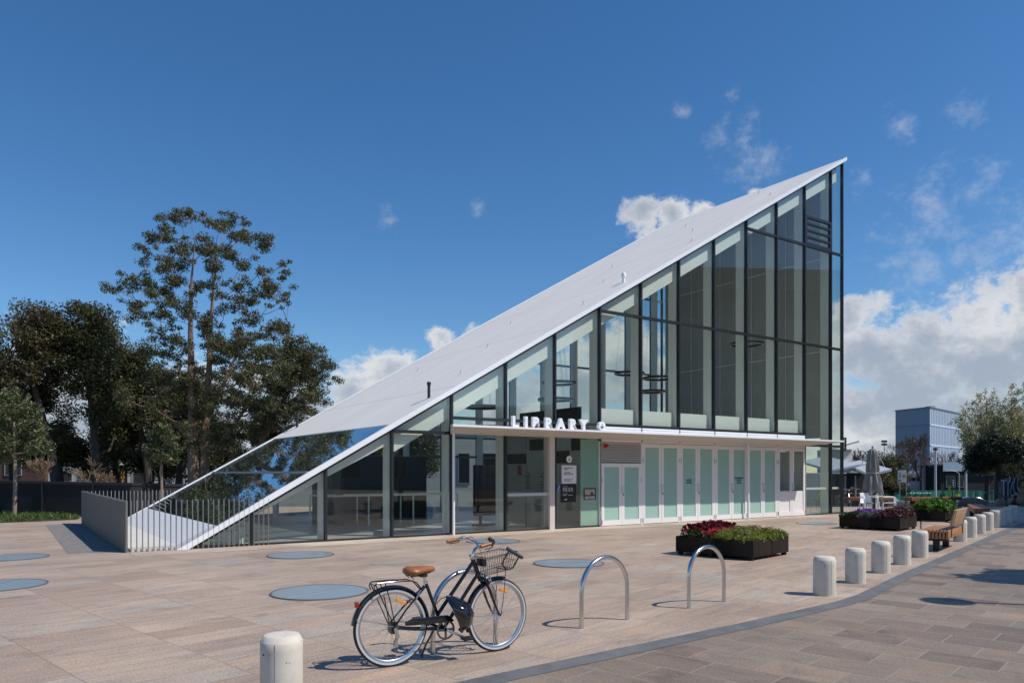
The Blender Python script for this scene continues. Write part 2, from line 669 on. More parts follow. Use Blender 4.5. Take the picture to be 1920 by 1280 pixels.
asphalt = mat('asphalt', (0.085, 0.088, 0.092), 0.85, var=0.25, vscale=0.8, bump=0.3, bscale=40)
ys = [-400, -60, -20, 0, 20, 34, 40, 46, 52, 58, 64, 72, 90, 110, 140, 200, 400, 1000, 4000]
xs = [-4000, -600, -150, -60, -25, 0, 25, 60, 150, 600, 4000]
mb = MB()
vs = [(x, y, gz(x, y) - 0.03) for y in ys for x in xs]
nx = len(xs)
fs = [(j * nx + i, j * nx + i + 1, (j + 1) * nx + i + 1, (j + 1) * nx + i) for j in range(len(ys) - 1) for i in range(nx - 1)]
mb.add(vs, fs)
tag(mb.build('ground', asphalt, smooth=False), kind='structure')
sheet('plaza', [(-70, -30), (70, -30), (70, 35.6), (-70, 35.6)], 0.0, PAVE1)
KER = [Vector((-4.30, 2.53)), Vector((-0.03, 5.99)), Vector((2.56, 8.0)), Vector((4.20, 9.35)), Vector((4.75, 9.92)), Vector((6.235, 11.76)), Vector((13.15, 19.94)), Vector((26.5, 35.6))]
sheet('road', [(k.x, k.y) for k in KER] + [(70, 35.6), (70, -30), (-44.4, -30)], 0.004, PAVE2)
kerbm = mat('drain_stone', (0.135, 0.135, 0.135), 0.7, var=0.25, vscale=3, bump=0.2)
mb = MB()
L_, R_ = [], []
for i, k in enumerate(KER):
    t_ = (KER[min(i + 1, len(KER) - 1)] - KER[max(i - 1, 0)]).normalized()
    n_ = Vector((-t_.y, t_.x)) * 0.115
    L_.append((k.x + n_.x, k.y + n_.y, 0.008))
    R_.append((k.x - n_.x, k.y - n_.y, 0.008))
nk = len(KER)
mb.add(L_ + R_, [(i, i + nk, i + nk + 1, i + 1) for i in range(nk - 1)])
tag(mb.build('drain_strip', kerbm, smooth=False), kind='structure')

# ------------------------------------------------------------------ the library (frame u along the front, v into the building)
BU = Vector((0.8254, 0.5646, 0))
BV = Vector((-0.5646, 0.8254, 0))
BR = math.atan2(BU.y, BU.x)
U0, VF, VB, UE = 3.0, 17.12, 27.05, 27.80
OFF = (-U0, -VF, 0)


def bw(u, v, h=0.0):
    return BU * u + BV * v + Vector((0, 0, h))


def upx(x, v=17.12):
    t = (x - 960) / F
    Z = v / (0.8254 - 0.5646 * t)
    return Z * (0.8254 * t + 0.5646), Z


def hpx(x, y, v=17.12):
    return EYE + (HZ - y) / F * upx(x, v)[1]


def hr(u):
    return 2.88 + 0.574 * (u - 8.04)


UM = [6.32 + 1.7247 * i for i in range(-1, 13)]      # mullions
lib = thing('library_building', 'white wedge shaped glass library with sloping roof and pale folding doors', 'library', bw(U0, VF), BR)

white = mat('white_metal', (0.80, 0.81, 0.82), 0.45, var=0.03, vscale=2)
dark = mat('dark_frame', (0.018, 0.02, 0.022), 0.4)
pale = mat('pale_steel', (0.78, 0.80, 0.76), 0.5, var=0.03, vscale=1.5)
doorw = mat('door_white', (0.78, 0.76, 0.75), 0.4)
soff = mat('soffit_bounce_beige', (0.60, 0.545, 0.49), 0.5, var=0.04, vscale=2)  # beige holds the shade and warm ground bounce under the canopy
gl = glass('clear_glass', tint=(0.925, 0.945, 0.92), base=0.04, top=0.9)
gl2 = glass('back_glass', tint=(0.92, 0.945, 0.93), base=0.02, top=0.5)
roofgl = glass('roof_glass', tint=(0.66, 0.72, 0.72), base=0.20, top=0.95, power=3.6, gl=(0.92, 0.95, 0.97))
frost = mat('frosted_glass', (0.34, 0.52, 0.45), 0.25, var=0.03, vscale=1, spec=0.3)
steel = mat('brushed_steel', (0.56, 0.55, 0.53), 0.28, metal=1.0, var=0.08, vscale=6, stretch=(20, 20, 1))
grey = mat('grey_wall', (0.52, 0.53, 0.48), 0.8, var=0.04)
blind = mat('grey_blind', (0.50, 0.50, 0.48), 0.9, var=0.06, vscale=9, stretch=(1, 3, .12))
bt = blind.node_tree
bpr, bout = bt.nodes['Principled BSDF'], bt.nodes['Material Output']
btl = nd(bt, 'ShaderNodeBsdfTranslucent')
btl.inputs['Color'].default_value = (0.34, 0.34, 0.325, 1)
bmx = nd(bt, 'ShaderNodeMixShader', i_Fac=0.28)
bt.links.new(bpr.outputs[0], bmx.inputs[1])
bt.links.new(btl.outputs[0], bmx.inputs[2])
bt.links.new(bmx.outputs[0], bout.inputs['Surface'])
black = mat('black_panel', (0.006, 0.006, 0.008), 0.35)


def lp(name, mb, m, parent=None, **k):
    return mb.build(name, m, parent or lib, off=OFF, **k)


# roof panel with standing seams
rm = bpy.data.materials.new('roof_metal')
rm.use_nodes = True
t = rm.node_tree
b = t.nodes['Principled BSDF']
tcr = nd(t, 'ShaderNodeTexCoord')
sep = nd(t, 'ShaderNodeSeparateXYZ')
t.links.new(tcr.outputs['Object'], sep.inputs[0])


def seam(src, period, width):
    a = nd(t, 'ShaderNodeMath', operation='PINGPONG')
    a.inputs[1].default_value = period / 2
    t.links.new(src, a.inputs[0])
    c = nd(t, 'ShaderNodeMapRange')
    c.inputs['From Min'].default_value = 0
    c.inputs['From Max'].default_value = width
    c.inputs['To Min'].default_value = 1
    c.inputs['To Max'].default_value = 0
    t.links.new(a.outputs[0], c.inputs['Value'])
    return c.outputs[0]


s_a = seam(sep.outputs[0], 3.4494, 0.03)
s_b = seam(sep.outputs[1], 1.15, 0.012)
mxs = nd(t, 'ShaderNodeMath', operation='MAXIMUM')
t.links.new(s_a, mxs.inputs[0])
mb_ = nd(t, 'ShaderNodeMath', operation='MULTIPLY')
mb_.inputs[1].default_value = 0.6
t.links.new(s_b, mb_.inputs[0])
t.links.new(mb_.outputs[0], mxs.inputs[1])
nz = nd(t, 'ShaderNodeTexNoise', i_Scale=0.5, i_Detail=5.0, i_Roughness=0.6)
mpz = nd(t, 'ShaderNodeMapping')
mpz.inputs['Scale'].default_value = (0.5, 2.5, 0.5)
t.links.new(tcr.outputs['Object'], mpz.inputs[0])
t.links.new(mpz.outputs[0], nz.inputs['Vector'])
rz_ = ramp(t, [(0.3, (0.80, 0.745, 0.665)), (0.7, (0.87, 0.815, 0.73))])
t.links.new(nz.outputs['Fac'], rz_.inputs['Fac'])
mxr = nd(t, 'ShaderNodeMix', data_type='RGBA')
mxr.inputs['B'].default_value = (0.52, 0.51, 0.50, 1)
t.links.new(mxs.outputs[0], mxr.inputs['Factor'])
t.links.new(rz_.outputs['Color'], mxr.inputs['A'])
t.links.new(mxr.outputs['Result'], b.inputs['Base Color'])
b.inputs['Roughness'].default_value = 0.5

ufn = lambda a, h, t: (a, t, h)       # polygon in (u, h) extruded along v


def slab(u0, u1, v0, v1, top=0.0, thick=0.14):
    return MB().prism([(u0, hr(u0) + top), (u1, hr(u1) + top), (u1, hr(u1) + top - thick), (u0, hr(u0) + top - thick)], ufn, v0, v1)


ROOF = lp('roof', slab(8.0, UE + 0.12, 17.10, 26.98, 0, 0.13), rm, smooth=False)
lp('fascia', slab(2.98, UE + 0.14, 16.99, 17.10, 0.012, 0.135), white, smooth=False)
lp('fascia', slab(2.98, UE + 0.14, 26.98, 27.10, 0.012, 0.15), white, smooth=False)
lp('roof_border', slab(3.02, 3.85, 17.10, 26.98, 0, 0.12), white, smooth=False)
lp('roof_border', slab(3.85, 8.0, 17.10, 17.115, 0, 0.12), white, smooth=False)
lp('roof_border', slab(3.85, 8.0, 26.88, 26.98, 0, 0.12), white, smooth=False)
lp('roof_glazing', slab(3.85, 7.97, 17.115, 26.88, -0.012, 0.03), roofgl, smooth=False)
for u_ in (5.92,):
    lp('glazing_bar', MB().box(u_ - .03, u_ + .03, 17.26, 26.88, hr(u_) - 0.035, hr(u_) + 0.012), mat('bar_grey', (0.25, 0.25, 0.26), 0.4), smooth=False)
for k_ in range(1, 6):
    v_ = 17.26 + 9.62 * k_ / 6
    lp('glazing_rafter', MB().prism([(3.85, hr(3.85) - .06), (7.97, hr(7.97) - .06), (7.97, hr(7.97) - .26), (3.85, hr(3.85) - .26)], ufn, v_ - .04, v_ + .04), pale, smooth=False)
lp('base_slab', MB().box(2.15, 3.6, 17.15, 27.1, 0.004, 0.05), mat('pale_concrete', (0.60, 0.58, 0.54), 0.7, var=0.08, bump=0.1), smooth=False)
# small fixings and vents on the roof
anc = mat('anchor_grey', (0.45, 0.46, 0.48), 0.4)
for k_, (u_, v_) in enumerate([(10.8, 18.4), (13.0, 20.4), (15.2, 18.2), (15.4, 22.6), (17.8, 20.2), (20.2, 18.2), (20.4, 22.6), (22.6, 20.3), (24.8, 18.3), (24.6, 22.5), (26.6, 20.2), (12.2, 23.8)]):
    h_ = hr(u_)
    lp('roof_anchor', MB().tube([(u_, v_, h_ - .02), (u_, v_, h_ + .10), (u_ + .05, v_, h_ + .12)], .016, 6), anc)
u_, v_ = 16.75, 18.0
lp('roof_vent', MB().lathe([(.05, -.1), (.05, .16), (.075, .17), (.075, .28), (.03, .33), (1e-5, .335)], 14, (u_, v_, hr(u_))), white)
u_, v_ = 9.35, 17.6
lp('vent_pipe', MB().lathe([(.04, -.1), (.04, .34), (.055, .345), (.055, .42), (.04, .43), (1e-5, .435)], 14, (u_, v_, hr(u_))), dark)
u_, v_ = 8.75, 26.6
lp('vent_pipe', MB().lathe([(.05, -.1), (.05, .34), (.07, .345), (.07, .48), (.05, .49), (1e-5, .495)], 14, (u_, v_, hr(u_))), dark)


def clip(poly, off=0.15):
    """keep the part of a (u, h) polygon below the roof line"""
    res = []
    fn = lambda p: hr(p[0]) - off - p[1]
    for i in range(len(poly)):
        a, c = poly[i], poly[(i + 1) % len(poly)]
        fa, fc = fn(a), fn(c)
        if fa >= 0:
            res.append(a)
        if fa * fc < 0:
            s = fa / (fa - fc)
            res.append((a[0] + (c[0] - a[0]) * s, a[1] + (c[1] - a[1]) * s))
    return res


T1, T1B, T2, T3 = 2.69, 3.10, 6.57, 10.36
bays = [(3.35, UM[0])] + [(UM[i], UM[i + 1]) for i in range(len(UM) - 1)] + [(UM[-1], UE - .04)]
# bay k: k=1 starts at UM[0]; doors fill UM[6]..UM[12]  (pixels 1128..1508)
DU0, DU1 = UM[6], UM[12]
for k_, (a, c) in enumerate(bays):
    mid = (a + c) / 2
    lev = [0.03]
    if hr(mid) > T1 + .3:
        lev.append(T1)
    if UM[3] - .1 < mid < UM[12] and hr(mid) > 3.4:
        lev.append(T1B)
    for T in (T2, T3):
        if hr(c) - .15 > T + .1 and a > 14.8:
            lev.append(T)
    lev.append(99)
    for j in range(len(lev) - 1):
        lo, hi = lev[j], lev[j + 1]
        if DU0 - .1 < mid < DU1 + .1 and hi <= T1B + .01:
            continue
        pg = clip([(a + .02, lo), (c - .02, lo), (c - .02, min(hi, 20)), (a + .02, min(hi, 20))])
        if len(pg) >= 3:
            lp('window_pane', MB().prism(pg, ufn, VF - .006, VF + .006), gl, smooth=False)
    # back wall panes, one tall pane per bay
    pg = clip([(a + .02, .03), (c - .02, .03), (c - .02, 20), (a + .02, 20)])
    if len(pg) >= 3:
        lp('window_pane', MB().prism(pg, ufn, VB - .006, VB + .006), gl2, smooth=False)
for u_ in UM[1:] + [UE]:
    z1 = hr(u_) - .15
    z0 = T1B if DU0 + .1 < u_ < DU1 - .1 else 0.0
    lp('mullion', MB().box(u_ - .028, u_ + .028, VF - .05, VF + .07, z0, z1), dark, smooth=False)
    if u_ < UE - .1:
        lp('column', MB().box(u_ - .055, u_ + .055, VF + .075, VF + .42, z0 and 3.1, z1 - .02), pale, smooth=False)
    lp('mullion', MB().box(u_ - .028, u_ + .028, VB - .07, VB + .05, 0, z1), dark, smooth=False)
    if u_ < UE - .1:
        lp('column', MB().box(u_ - .055, u_ + .055, VB - .42, VB - .075, 0, z1 - .02), pale, smooth=False)
u_ = UM[0]
lp('mullion', MB().box(u_ - .05, u_ + .05, VF - .05, VF + .07, 0, hr(u_) - .15), dark, smooth=False)
# transoms
for (ua, ub, h, vv) in ((UM[2], UM[3], T1, VF), (UM[12], UE, T1, VF), (UM[3], UM[12], T1B, VF), (UM[6], UE, T2, VF), (UM[10] + .05, UE, T3, VF)):
    lp('transom', MB().box(ua + .03, ub - .03, vv - .045, vv + .065, h - .045, h + .035), dark, smooth=False)
for h in (2.3, 3.1, T2, T3):
    ua = 8.04 + (h + .3 - 2.88) / .574
    lp('transom', MB().box(ua, UE - .03, VB - .06, VB - .01, h - .05, h + .04), mat('mid_grey_steel', (.16, .17, .17), .5), smooth=False)
lp('sill', MB().box(3.4, DU0 - .03, VF - .06, VF + .06, 0.004, 0.045), dark, smooth=False)
lp('sill', MB().box(DU1 + .03, UE, VF - .06, VF + .06, 0.004, 0.045), dark, smooth=False)
lp('edge_trim', slab(3.2, UE, VF - .06, VF + .07, -.14, .05), dark, smooth=False)
# rake beams just inside both long walls
for (v0, v1) in ((VF + .13, VF + .40), (VB - .40, VB - .13)):
    for a, c, dd in ((3.5, 8.0, .34), (8.0, UE - .2, .62)):
        lp('rake_beam', MB().prism([(a, hr(a) - .16), (c, hr(c) - .16), (c, hr(c) - .16 - dd), (a, max(.06, hr(a) - .16 - dd))], ufn, v0, v1), pale, smooth=False)
for u_ in (12.5, 16.0, 19.5, 23.0, 26.3):
    lp('purlin', MB().box(u_ - .06, u_ + .06, VF + .45, VB - .45, hr(u_) - .5, hr(u_) - .2), pale, smooth=False)
# grey blinds, rods and clear corner of the end wall
vfn = lambda a, h, t: (t, a, h)
zt = hr(UE) - .3
vv = [17.78 + i * (26.6 - 17.78) / 5 for i in range(6)]
for i in range(5):
    lp('blind', MB().box(UE - .20, UE - .17, vv[i] + .004, vv[i + 1] - .004, 3.05, zt - .1), blind, smooth=False)
    if i:
        lp('blind_rod', MB().tube([(UE - .26, vv[i], 3.1), (UE - .26, vv[i], zt - .2)], .014, 6), white)
for h in (T2, T3):
    lp('blind_rod', MB().tube([(UE - .27, 17.5, h), (UE - .27, 26.6, h)], .022, 6), white)
lp('end_wall_pane', MB().box(UE - .016, UE - .004, VF + .05, VB - .05, .03, zt), gl2, smooth=False)
for i in range(1, 5):
    lp('mullion', MB().box(UE - .1, UE - .02, vv[i] - .028, vv[i] + .028, 0, zt), dark, smooth=False)
lp('column', MB().box(UE - .40, UE - .24, 17.52, 17.72, 0, zt - .3), pale, smooth=False)
lp('door_rail', MB().box(UM[12] + .06, UE - .05, VF + .10, VF + .14, .98, 1.06), white, smooth=False)
# operable vent near the top
a, c = UM[12], UM[13]
mb = MB()
for h in (10.43, 11.47):
    mb.box(a + .03, c - .03, VF - .05, VF + .05, h - .05, h + .05)
for u_ in (a + .07, c - .07):
    mb.box(u_ - .04, u_ + .04, VF - .05, VF + .05, 10.48, 11.42)
for i in (1, 2, 3):
    h = 10.43 + 1.04 * i / 4
    mb.box(a + .11, c - .11, VF - .05, VF + .03, h - .035, h + .035)
lp('louvre_vent', mb, dark, smooth=False)

# canopy: thin blade with a shaded soffit
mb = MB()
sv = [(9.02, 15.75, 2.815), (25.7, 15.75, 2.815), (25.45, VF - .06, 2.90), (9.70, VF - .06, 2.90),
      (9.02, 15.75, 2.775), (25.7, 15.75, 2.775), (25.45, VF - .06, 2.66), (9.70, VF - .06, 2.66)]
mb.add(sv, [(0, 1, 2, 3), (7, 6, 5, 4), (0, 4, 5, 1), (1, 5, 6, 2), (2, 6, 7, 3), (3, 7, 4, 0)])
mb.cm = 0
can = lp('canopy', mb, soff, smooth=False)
lp('canopy_edge', MB().box(9.02, 25.7, 15.735, 15.75, 2.772, 2.825), white, smooth=False)
mb = MB()
mb.add([(9.02, 15.75, 2.818), (25.7, 15.75, 2.818), (25.45, VF - .06, 2.903), (9.70, VF - .06, 2.903), (9.02, 15.75, 2.826), (25.7, 15.75, 2.826), (25.45, VF - .06, 2.911), (9.70, VF - .06, 2.911)],
       [(0, 3, 2, 1), (4, 5, 6, 7), (0, 1, 5, 4), (1, 2, 6, 5), (2, 3, 7, 6), (3, 0, 4, 7)])
lp('canopy_top', mb, white, smooth=False)
for k_ in range(6, 12):
    a, c = UM[k_] + .03, UM[k_ + 1] - .03
    mb = MB()
    for h in (2.95, 3.02):
        mb.box(a, c, VF - .045, VF - .005, h - .026, h + .026)
    mb.box(a, c, VF + .0, VF + .03, 2.9, 3.055)
    lp('louvre_band', mb, white, smooth=False)
for (px, r_) in ((850.5, .035), (1403, .04)):
    u_, _ = upx(px, 16.92)
    lp('post', MB().tube([(u_, 16.92, 0), (u_, 16.92, 2.72)], r_, 14), white)
u_, _ = upx(1035, VF - .08)
lp('door_jamb', MB().box(u_ - .09, u_ + .09, VF - .10, VF + .2, 0, 2.66), soff, smooth=False)

# doors under the canopy
leafgap = .012


def door(ua, ub, z1, panem, swing, lock=True, zmid=None):
    d_ = MB()
    st, tr, brl = .105, .12, .16
    y0, y1 = VF - .055, VF - .005
    d_.box(ua, ua + st, y0, y1, .02, z1).box(ub - st, ub, y0, y1, .02, z1)
    d_.box(ua + st, ub - st, y0, y1, z1 - tr, z1).box(ua + st, ub - st, y0, y1, .02, .02 + brl)
    o = lp('door', d_, doorw, smooth=False)
    lo = .02 + brl
    if zmid:
        lp('pane', MB().box(ua + st, ub - st, VF - .035, VF - .025, zmid, z1 - tr), gl, o, smooth=False)
        lp('lower_panel', MB().box(ua + st, ub - st, VF - .03, VF - .02, lo, zmid), doorw, o, smooth=False)
    else:
        lp('pane', MB().box(ua + st, ub - st, VF - .035, VF - .02, lo, z1 - tr), panem, o, smooth=False)
    ux = ub - .05 if swing > 0 else ua + .05
    hm = MB().tube([(ux, y0 - .0, 1.02), (ux, y0 - .06, 1.02), (ux, y0 - .07, 1.05), (ux, y0 - .07, 1.2), (ux, y0 - .06, 1.23), (ux, y0, 1.23)], .009, 6)
    lp('handle', hm, steel, o)
    if swing < 0 and lock:
        lp('lock', MB().lathe([(.022, 0), (.022, .02), (1e-5, .021)], 12, (ux, y0 - .02, .96), 'y'), dark, o)
    hx = ua + .012 if swing > 0 else ub - .012
    lp('hinge', MB().tube([(hx, y0 - .008, .06), (hx, y0 - .008, .2)], .012, 6).tube([(hx, y0 - .008, z1 - .6), (hx, y0 - .008, z1 - .46)], .012, 6), steel, o)
    return o


DOORS = []
for k_ in range(6, 12):
    a, c = UM[k_] + .035, UM[k_ + 1] - .035
    m_ = (a + c) / 2
    z1 = 1.93 if k_ == 6 else 2.56
    zm = 0.95 if k_ == 11 else None
    DOORS.append(door(a, m_ - leafgap / 2, z1, frost, 1, zmid=zm))
    DOORS.append(door(m_ + leafgap / 2, c, z1, frost, -1, zmid=zm))
mb = MB()
for k_ in range(6, 13):
    mb.box(UM[k_] - .035, UM[k_] + .035, VF - .05, VF + .1, 0, 2.60)
for k_ in range(6, 12):
    mb.box(UM[k_] + .035, UM[k_ + 1] - .035, VF - .05, VF + .1, 2.575, 2.70)
lp('door_frame', mb, doorw, smooth=False)
a, c = UM[6] + .035, UM[7] - .035
mb = MB()
for i in range(9):
    h = 1.97 + i * .067
    mb.add([(a, VF - .022, h + .056), (c, VF - .022, h + .056), (c, VF - .075, h + .004), (a, VF - .075, h + .004), (a, VF - .075, h - .004), (c, VF - .075, h - .004), (a, VF - .022, h + .046), (c, VF - .022, h + .046)], [(0, 1, 2, 3), (3, 2, 5, 4), (4, 5, 7, 6), (6, 7, 1, 0), (0, 3, 4, 6), (1, 7, 5, 2)])
lp('louvre_gap_shade', MB().box(a, c, VF + .0, VF + .02, 1.95, 2.575), dark, smooth=False)  # dark sheet added so the gaps between slats read as shade
lp('louvre_panel', mb, mat('louvre_beige', (.66, .62, .58), .45), smooth=False)
inkd = mat('door_ink', (.03, .06, .07), .5)
uA, _ = upx(1290.5)
uB, _ = upx(1384)
text('door_lettering', 'MUSIC\nROOM', .085, inkd, DOORS[4], (uA - U0, -.041, 1.36), ext=.001, bold=.002)
text('door_lettering', 'COMMUNITY\nEVENT\nPLACE', .085, inkd, DOORS[7], (uB - U0, -.041, 1.42), ext=.001, bold=.002)
red = mat('red_plastic', (.35, .015, .02), .35)
u_, _ = upx(1131.5)
lp('alarm_light', MB().box(u_ - .06, u_ + .06, VF - .12, VF - .075, 2.40, 2.52).ball((u_ + .05, VF - .12, 2.46), .045, 8), red, bevel=.01)
# the entrance bays: rail, frosted half, partition mullion
lp('frosted_panel', MB().box(upx(1089)[0], UM[6] - .03, VF + .012, VF + .02, .05, 2.64), frost, smooth=False)
a, c = UM[4] + .03, UM[5] - .2
lp('door_rail', MB().box(UM[4] + .04, upx(1029)[0], VF - .03, VF - .012, .98, 1.06), mat('rail_pale', (.5, .52, .5), .4), smooth=False)
lp('door_seam', MB().box(upx(986)[0] - .006, upx(986)[0] + .006, VF - .012, VF - .008, .05, 2.64), dark, smooth=False)

# inside: floor, room box, upper floor, shelves
inw = mat('inner_white', (.68, .70, .66), .6)
lp('floor', MB().box(3.7, UE - .25, VF + .08, VB - .08, .006, .03), mat('floor_grey', (.44, .44, .42), .3, var=.06), smooth=False)
lp('room_box', MB().box(UM[6] + .1, UM[12] - .06, VF + .5, 22.6, .03, 2.95), grey, smooth=False)
lp('upper_floor', MB().box(UM[6] + .02, UM[12] - .02, VF + .43, 22.8, 2.95, 3.12), inw, smooth=False)
for k_ in range(6, 12):
    lp('spandrel_panel', MB().box(UM[k_] + .03, UM[k_ + 1] - .16, VF + .16, VF + .20, 3.10, 3.62), inw, smooth=False)
wx = UM[6] + .1
shel = MB()
for (va, vb, z0, z1) in ((17.9, 18.6, 2.35, 2.75), (18.7, 19.7, 1.95, 2.35), (19.9, 20.9, 2.4, 2.78), (21.1, 22.3, 1.95, 2.3)):
    shel.box(wx - .02, wx, va, vb, z0, z1)
lp('shelf_opening', shel, mat('shelf_brown', (.09, .065, .035), .7, var=.6, vscale=9, stretch=(1, 6, 1)), smooth=False)
lp('extinguisher_sign', MB().box(wx - .025, wx - .004, 21.4, 21.6, 1.55, 1.9), red, smooth=False)
lp('upper_screen', MB().box(14.82, 14.88, 17.9, 21.2, 3.0, 3.70), mat('screen_dark', (.02, .022, .024), .3), smooth=False)
wtx = mat('wall_ink', (.05, .05, .045), .6)
for s_, v_, h_ in (('THE\nLIBRARY', 21.0, 1.58), ('TO\nREAD', 21.0, 1.38), ('IS\nTHE', 21.0, 1.18), ('THE\nREADER\nTHE', 20.1, 1.58), ('BOOK\nAND THE\nSTORY', 20.1, 1.29)):
    text('wall_lettering', s_, .10, wtx, lib, (wx - U0 - .006, v_ - VF, h_), rot=(PI / 2, 0, -PI / 2), ext=.001)
# dark stair enclosure at the low end
lp('stair_screen', MB().box(8.4, 12.6, 23.9, 24.0, .03, 2.2).box(8.4, 8.5, 21.5, 23.9, .03, 2.2), mat('stair_dark', (.05, .052, .05), .4), smooth=False)
mb = MB()
for v_ in (21.0, 21.9):
    mb.bar((7.6, v_, .95), (12.2, v_, .95), .05, .05)
    for u_ in (7.6, 9.1, 10.6, 12.2):
        mb.bar((u_, v_, .03), (u_, v_, .93), .04, .04)
lp('balustrade', mb, pale, smooth=False)
mb = MB()
for i in range(5):
    mb.box(3.8 + i * .15, 3.92 + i * .15, VF + .35, VF + .42, .03, max(.1, hr(3.8 + i * .15) - .4))
lp('radiator_fins', mb, pale, smooth=False)

# ------------------------------------------------------------------ sign letters, posters
def bthing(name, label, cat, u, v, h, group=None):
    return thing(name, label, cat, bw(u, v, h), BR, group)


sgn = bthing('library_sign', 'white capital letters spelling LIBRARY standing on the canopy edge', 'sign', 12.1, 15.84, 2.826)
sw = mat('sign_white', (.88, .89, .91), .35)
for ch, px in zip('LIBRARY', (965, 985.5, 1003.5, 1027.5, 1050.5, 1073, 1093.5)):
    u_, _ = upx(px, 15.84)
    text('letter', ch, .385, sw, sgn, (u_ - 12.1, 0, 0), ext=.045, bold=.022, wid=.98)
u_, _ = upx(1127, 15.84)
em = bthing('round_emblem', 'white disc with a dark anchor emblem at the end of the lettering', 'emblem', u_, 15.84, 2.826)


def anchor(mb, cx, cz, s, y):
    for i in range(4):
        z = cz + s * (.55 - .3 * i)
        mb.box(cx - s * (.08 + .02 * i), cx + s * (.08 + .02 * i), y - .004, y, z - s * .09, z + s * .09)
    pts = [(cx + s * .55 * math.sin(a), y - .002, cz - s * .15 - s * .5 * math.cos(a)) for a in [R(-80 + 16 * i) for i in range(11)]]
    mb.tube(pts, s * .08, 6)
    for sx in (-1, 1):
        mb.box(cx + sx * s * .3 - s * .05, cx + sx * s * .3 + s * .05, y - .004, y, cz - s * .45, cz - s * .1)
    return mb


MB().lathe([(1e-5, -.05), (.125, -.05), (.125, .05), (1e-5, .05)], 40, (0, 0, .125), 'y').build('disc', sw, em, bevel=.004)
anchor(MB(), 0, .13, .10, -.051).build('anchor', mat('emblem_ink', (.02, .03, .05), .5), em, smooth=False)


def flat(name, label, cat, px0, px1, y0, y1, m, v=VF - .012):
    u0, _ = upx(px0, v)
    u1, _ = upx(px1, v)
    pm = (px0 + px1) / 2
    h0, h1 = hpx(pm, y1, v), hpx(pm, y0, v)
    t_ = bthing(name, label, cat, (u0 + u1) / 2, v, h0)
    W_, H_ = u1 - u0, h1 - h0
    MB().box(-W_ / 2, W_ / 2, -.006, 0, 0, H_).build('board', m, t_, smooth=False)
    return t_, W_, H_


ink = mat('print_ink', (.05, .05, .05), .6)
paper = mat('poster_paper', (.72, .70, .69), .6)
wink = mat('white_ink', (.75, .75, .75), .6)
p1, W_, H_ = flat('white_poster', 'white paper poster with dark print stuck on the entrance glass', 'poster', 1053, 1080.5, 872, 906, paper)
text('lettering', 'GREEN SQUARE\nLIBRARY\n\nCUSTOMER\nSERVICE CENTRE', H_ * .085, ink, p1, (-W_ * .36, -.008, H_ * .83), ext=.0008, align='LEFT', bold=.001)
mb = MB()
for k_, f_ in enumerate((.62, .44, .56)):
    mb.box(-W_ * .36, -W_ * .36 + W_ * f_, -.008, -.006, H_ * (.24 - .065 * k_), H_ * (.262 - .065 * k_))
mb.build('small_print', ink, p1, smooth=False)
p2, W_, H_ = flat('black_notice', 'black opening hours notice with white print below the white poster', 'notice', 1051, 1080, 907, 941, black)
mb = MB()
for (x0, x1, y_) in ((.14, .46, .86), (.14, .80, .60), (.14, .46, .46)):
    mb.box(-W_ / 2 + W_ * x0, -W_ / 2 + W_ * x1, -.008, -.006, H_ * y_, H_ * (y_ + .014))
for r_ in range(4):
    for (x0, x1) in ((.14, .24), (.28, .42), (.50, .60), (.66, .78)):
        mb.box(-W_ / 2 + W_ * x0, -W_ / 2 + W_ * x1, -.008, -.006, H_ * (.78 - .04 * r_), H_ * (.796 - .04 * r_))
for (x0, x1) in ((.14, .38), (.48, .76)):
    mb.box(-W_ / 2 + W_ * x0, -W_ / 2 + W_ * x1, -.008, -.006, H_ * .38, H_ * .397)
mb.build('small_print', wink, p2, smooth=False)
text('lettering', 'CITY', H_ * .085, wink, p2, (-W_ * .17, -.008, H_ * .12), ext=.0008, bold=.003)
p3, W_, H_ = flat('round_notice', 'small round white sticker with anchor mark above the white poster', 'sticker', 1061.5, 1072, 854, 867, glass('none', base=0.0, top=0.0, tint=(.99, .99, .99)), v=VF - .014)
MB().lathe([(1e-5, -.012), (H_ / 2, -.012), (H_ / 2, -.007), (1e-5, -.007)], 28, (0, 0, H_ / 2), 'y').build('disc', paper, p3)
anchor(MB(), 0, H_ / 2 + .01, H_ * .36, -.013).build('anchor', ink, p3, smooth=False)
bpy.data.objects.remove([c for c in p3.children if c.name.startswith('board')][0])
bl_ = mat('sign_blue', (.01, .05, .22), .4)
p4, W_, H_ = flat('blue_access_sign', 'small blue hearing loop sign beside the black notice', 'sign', 1043, 1051, 909, 921, bl_)
MB().tube([(W_ * .2, -.008, H_ * .85), (-W_ * .05, -.008, H_ * .8), (W_ * .15, -.008, H_ * .6), (0, -.008, H_ * .45), (-W_ * .2, -.008, H_ * .3)], .012, 6).build('ear_symbol', wink, p4)
MB().box(-W_ * .4, W_ * .4, -.009, -.006, H_ * .1, H_ * .16).build('caption_bar', wink, p4, smooth=False)
p5, W_, H_ = flat('framed_returns_screen', 'black framed returns chute screen set in the frosted glass', 'screen', 1095, 1117, 915, 936, dark)
MB().box(-W_ * .44, W_ * .40, -.010, -.006, H_ * .34, H_ * .92).build('picture', mat('chute_tan', (.40, .34, .27), .5, var=.3, vscale=5), p5, smooth=False)
MB().box(W_ * .05, W_ * .25, -.014, -.010, H_ * .42, H_ * .68).box(-W_ * .44, W_ * .40, -.014, -.010, H_ * .34, H_ * .42).build('chute_flap', mat('chute_dark', (.05, .04, .035), .5), p5, smooth=False)
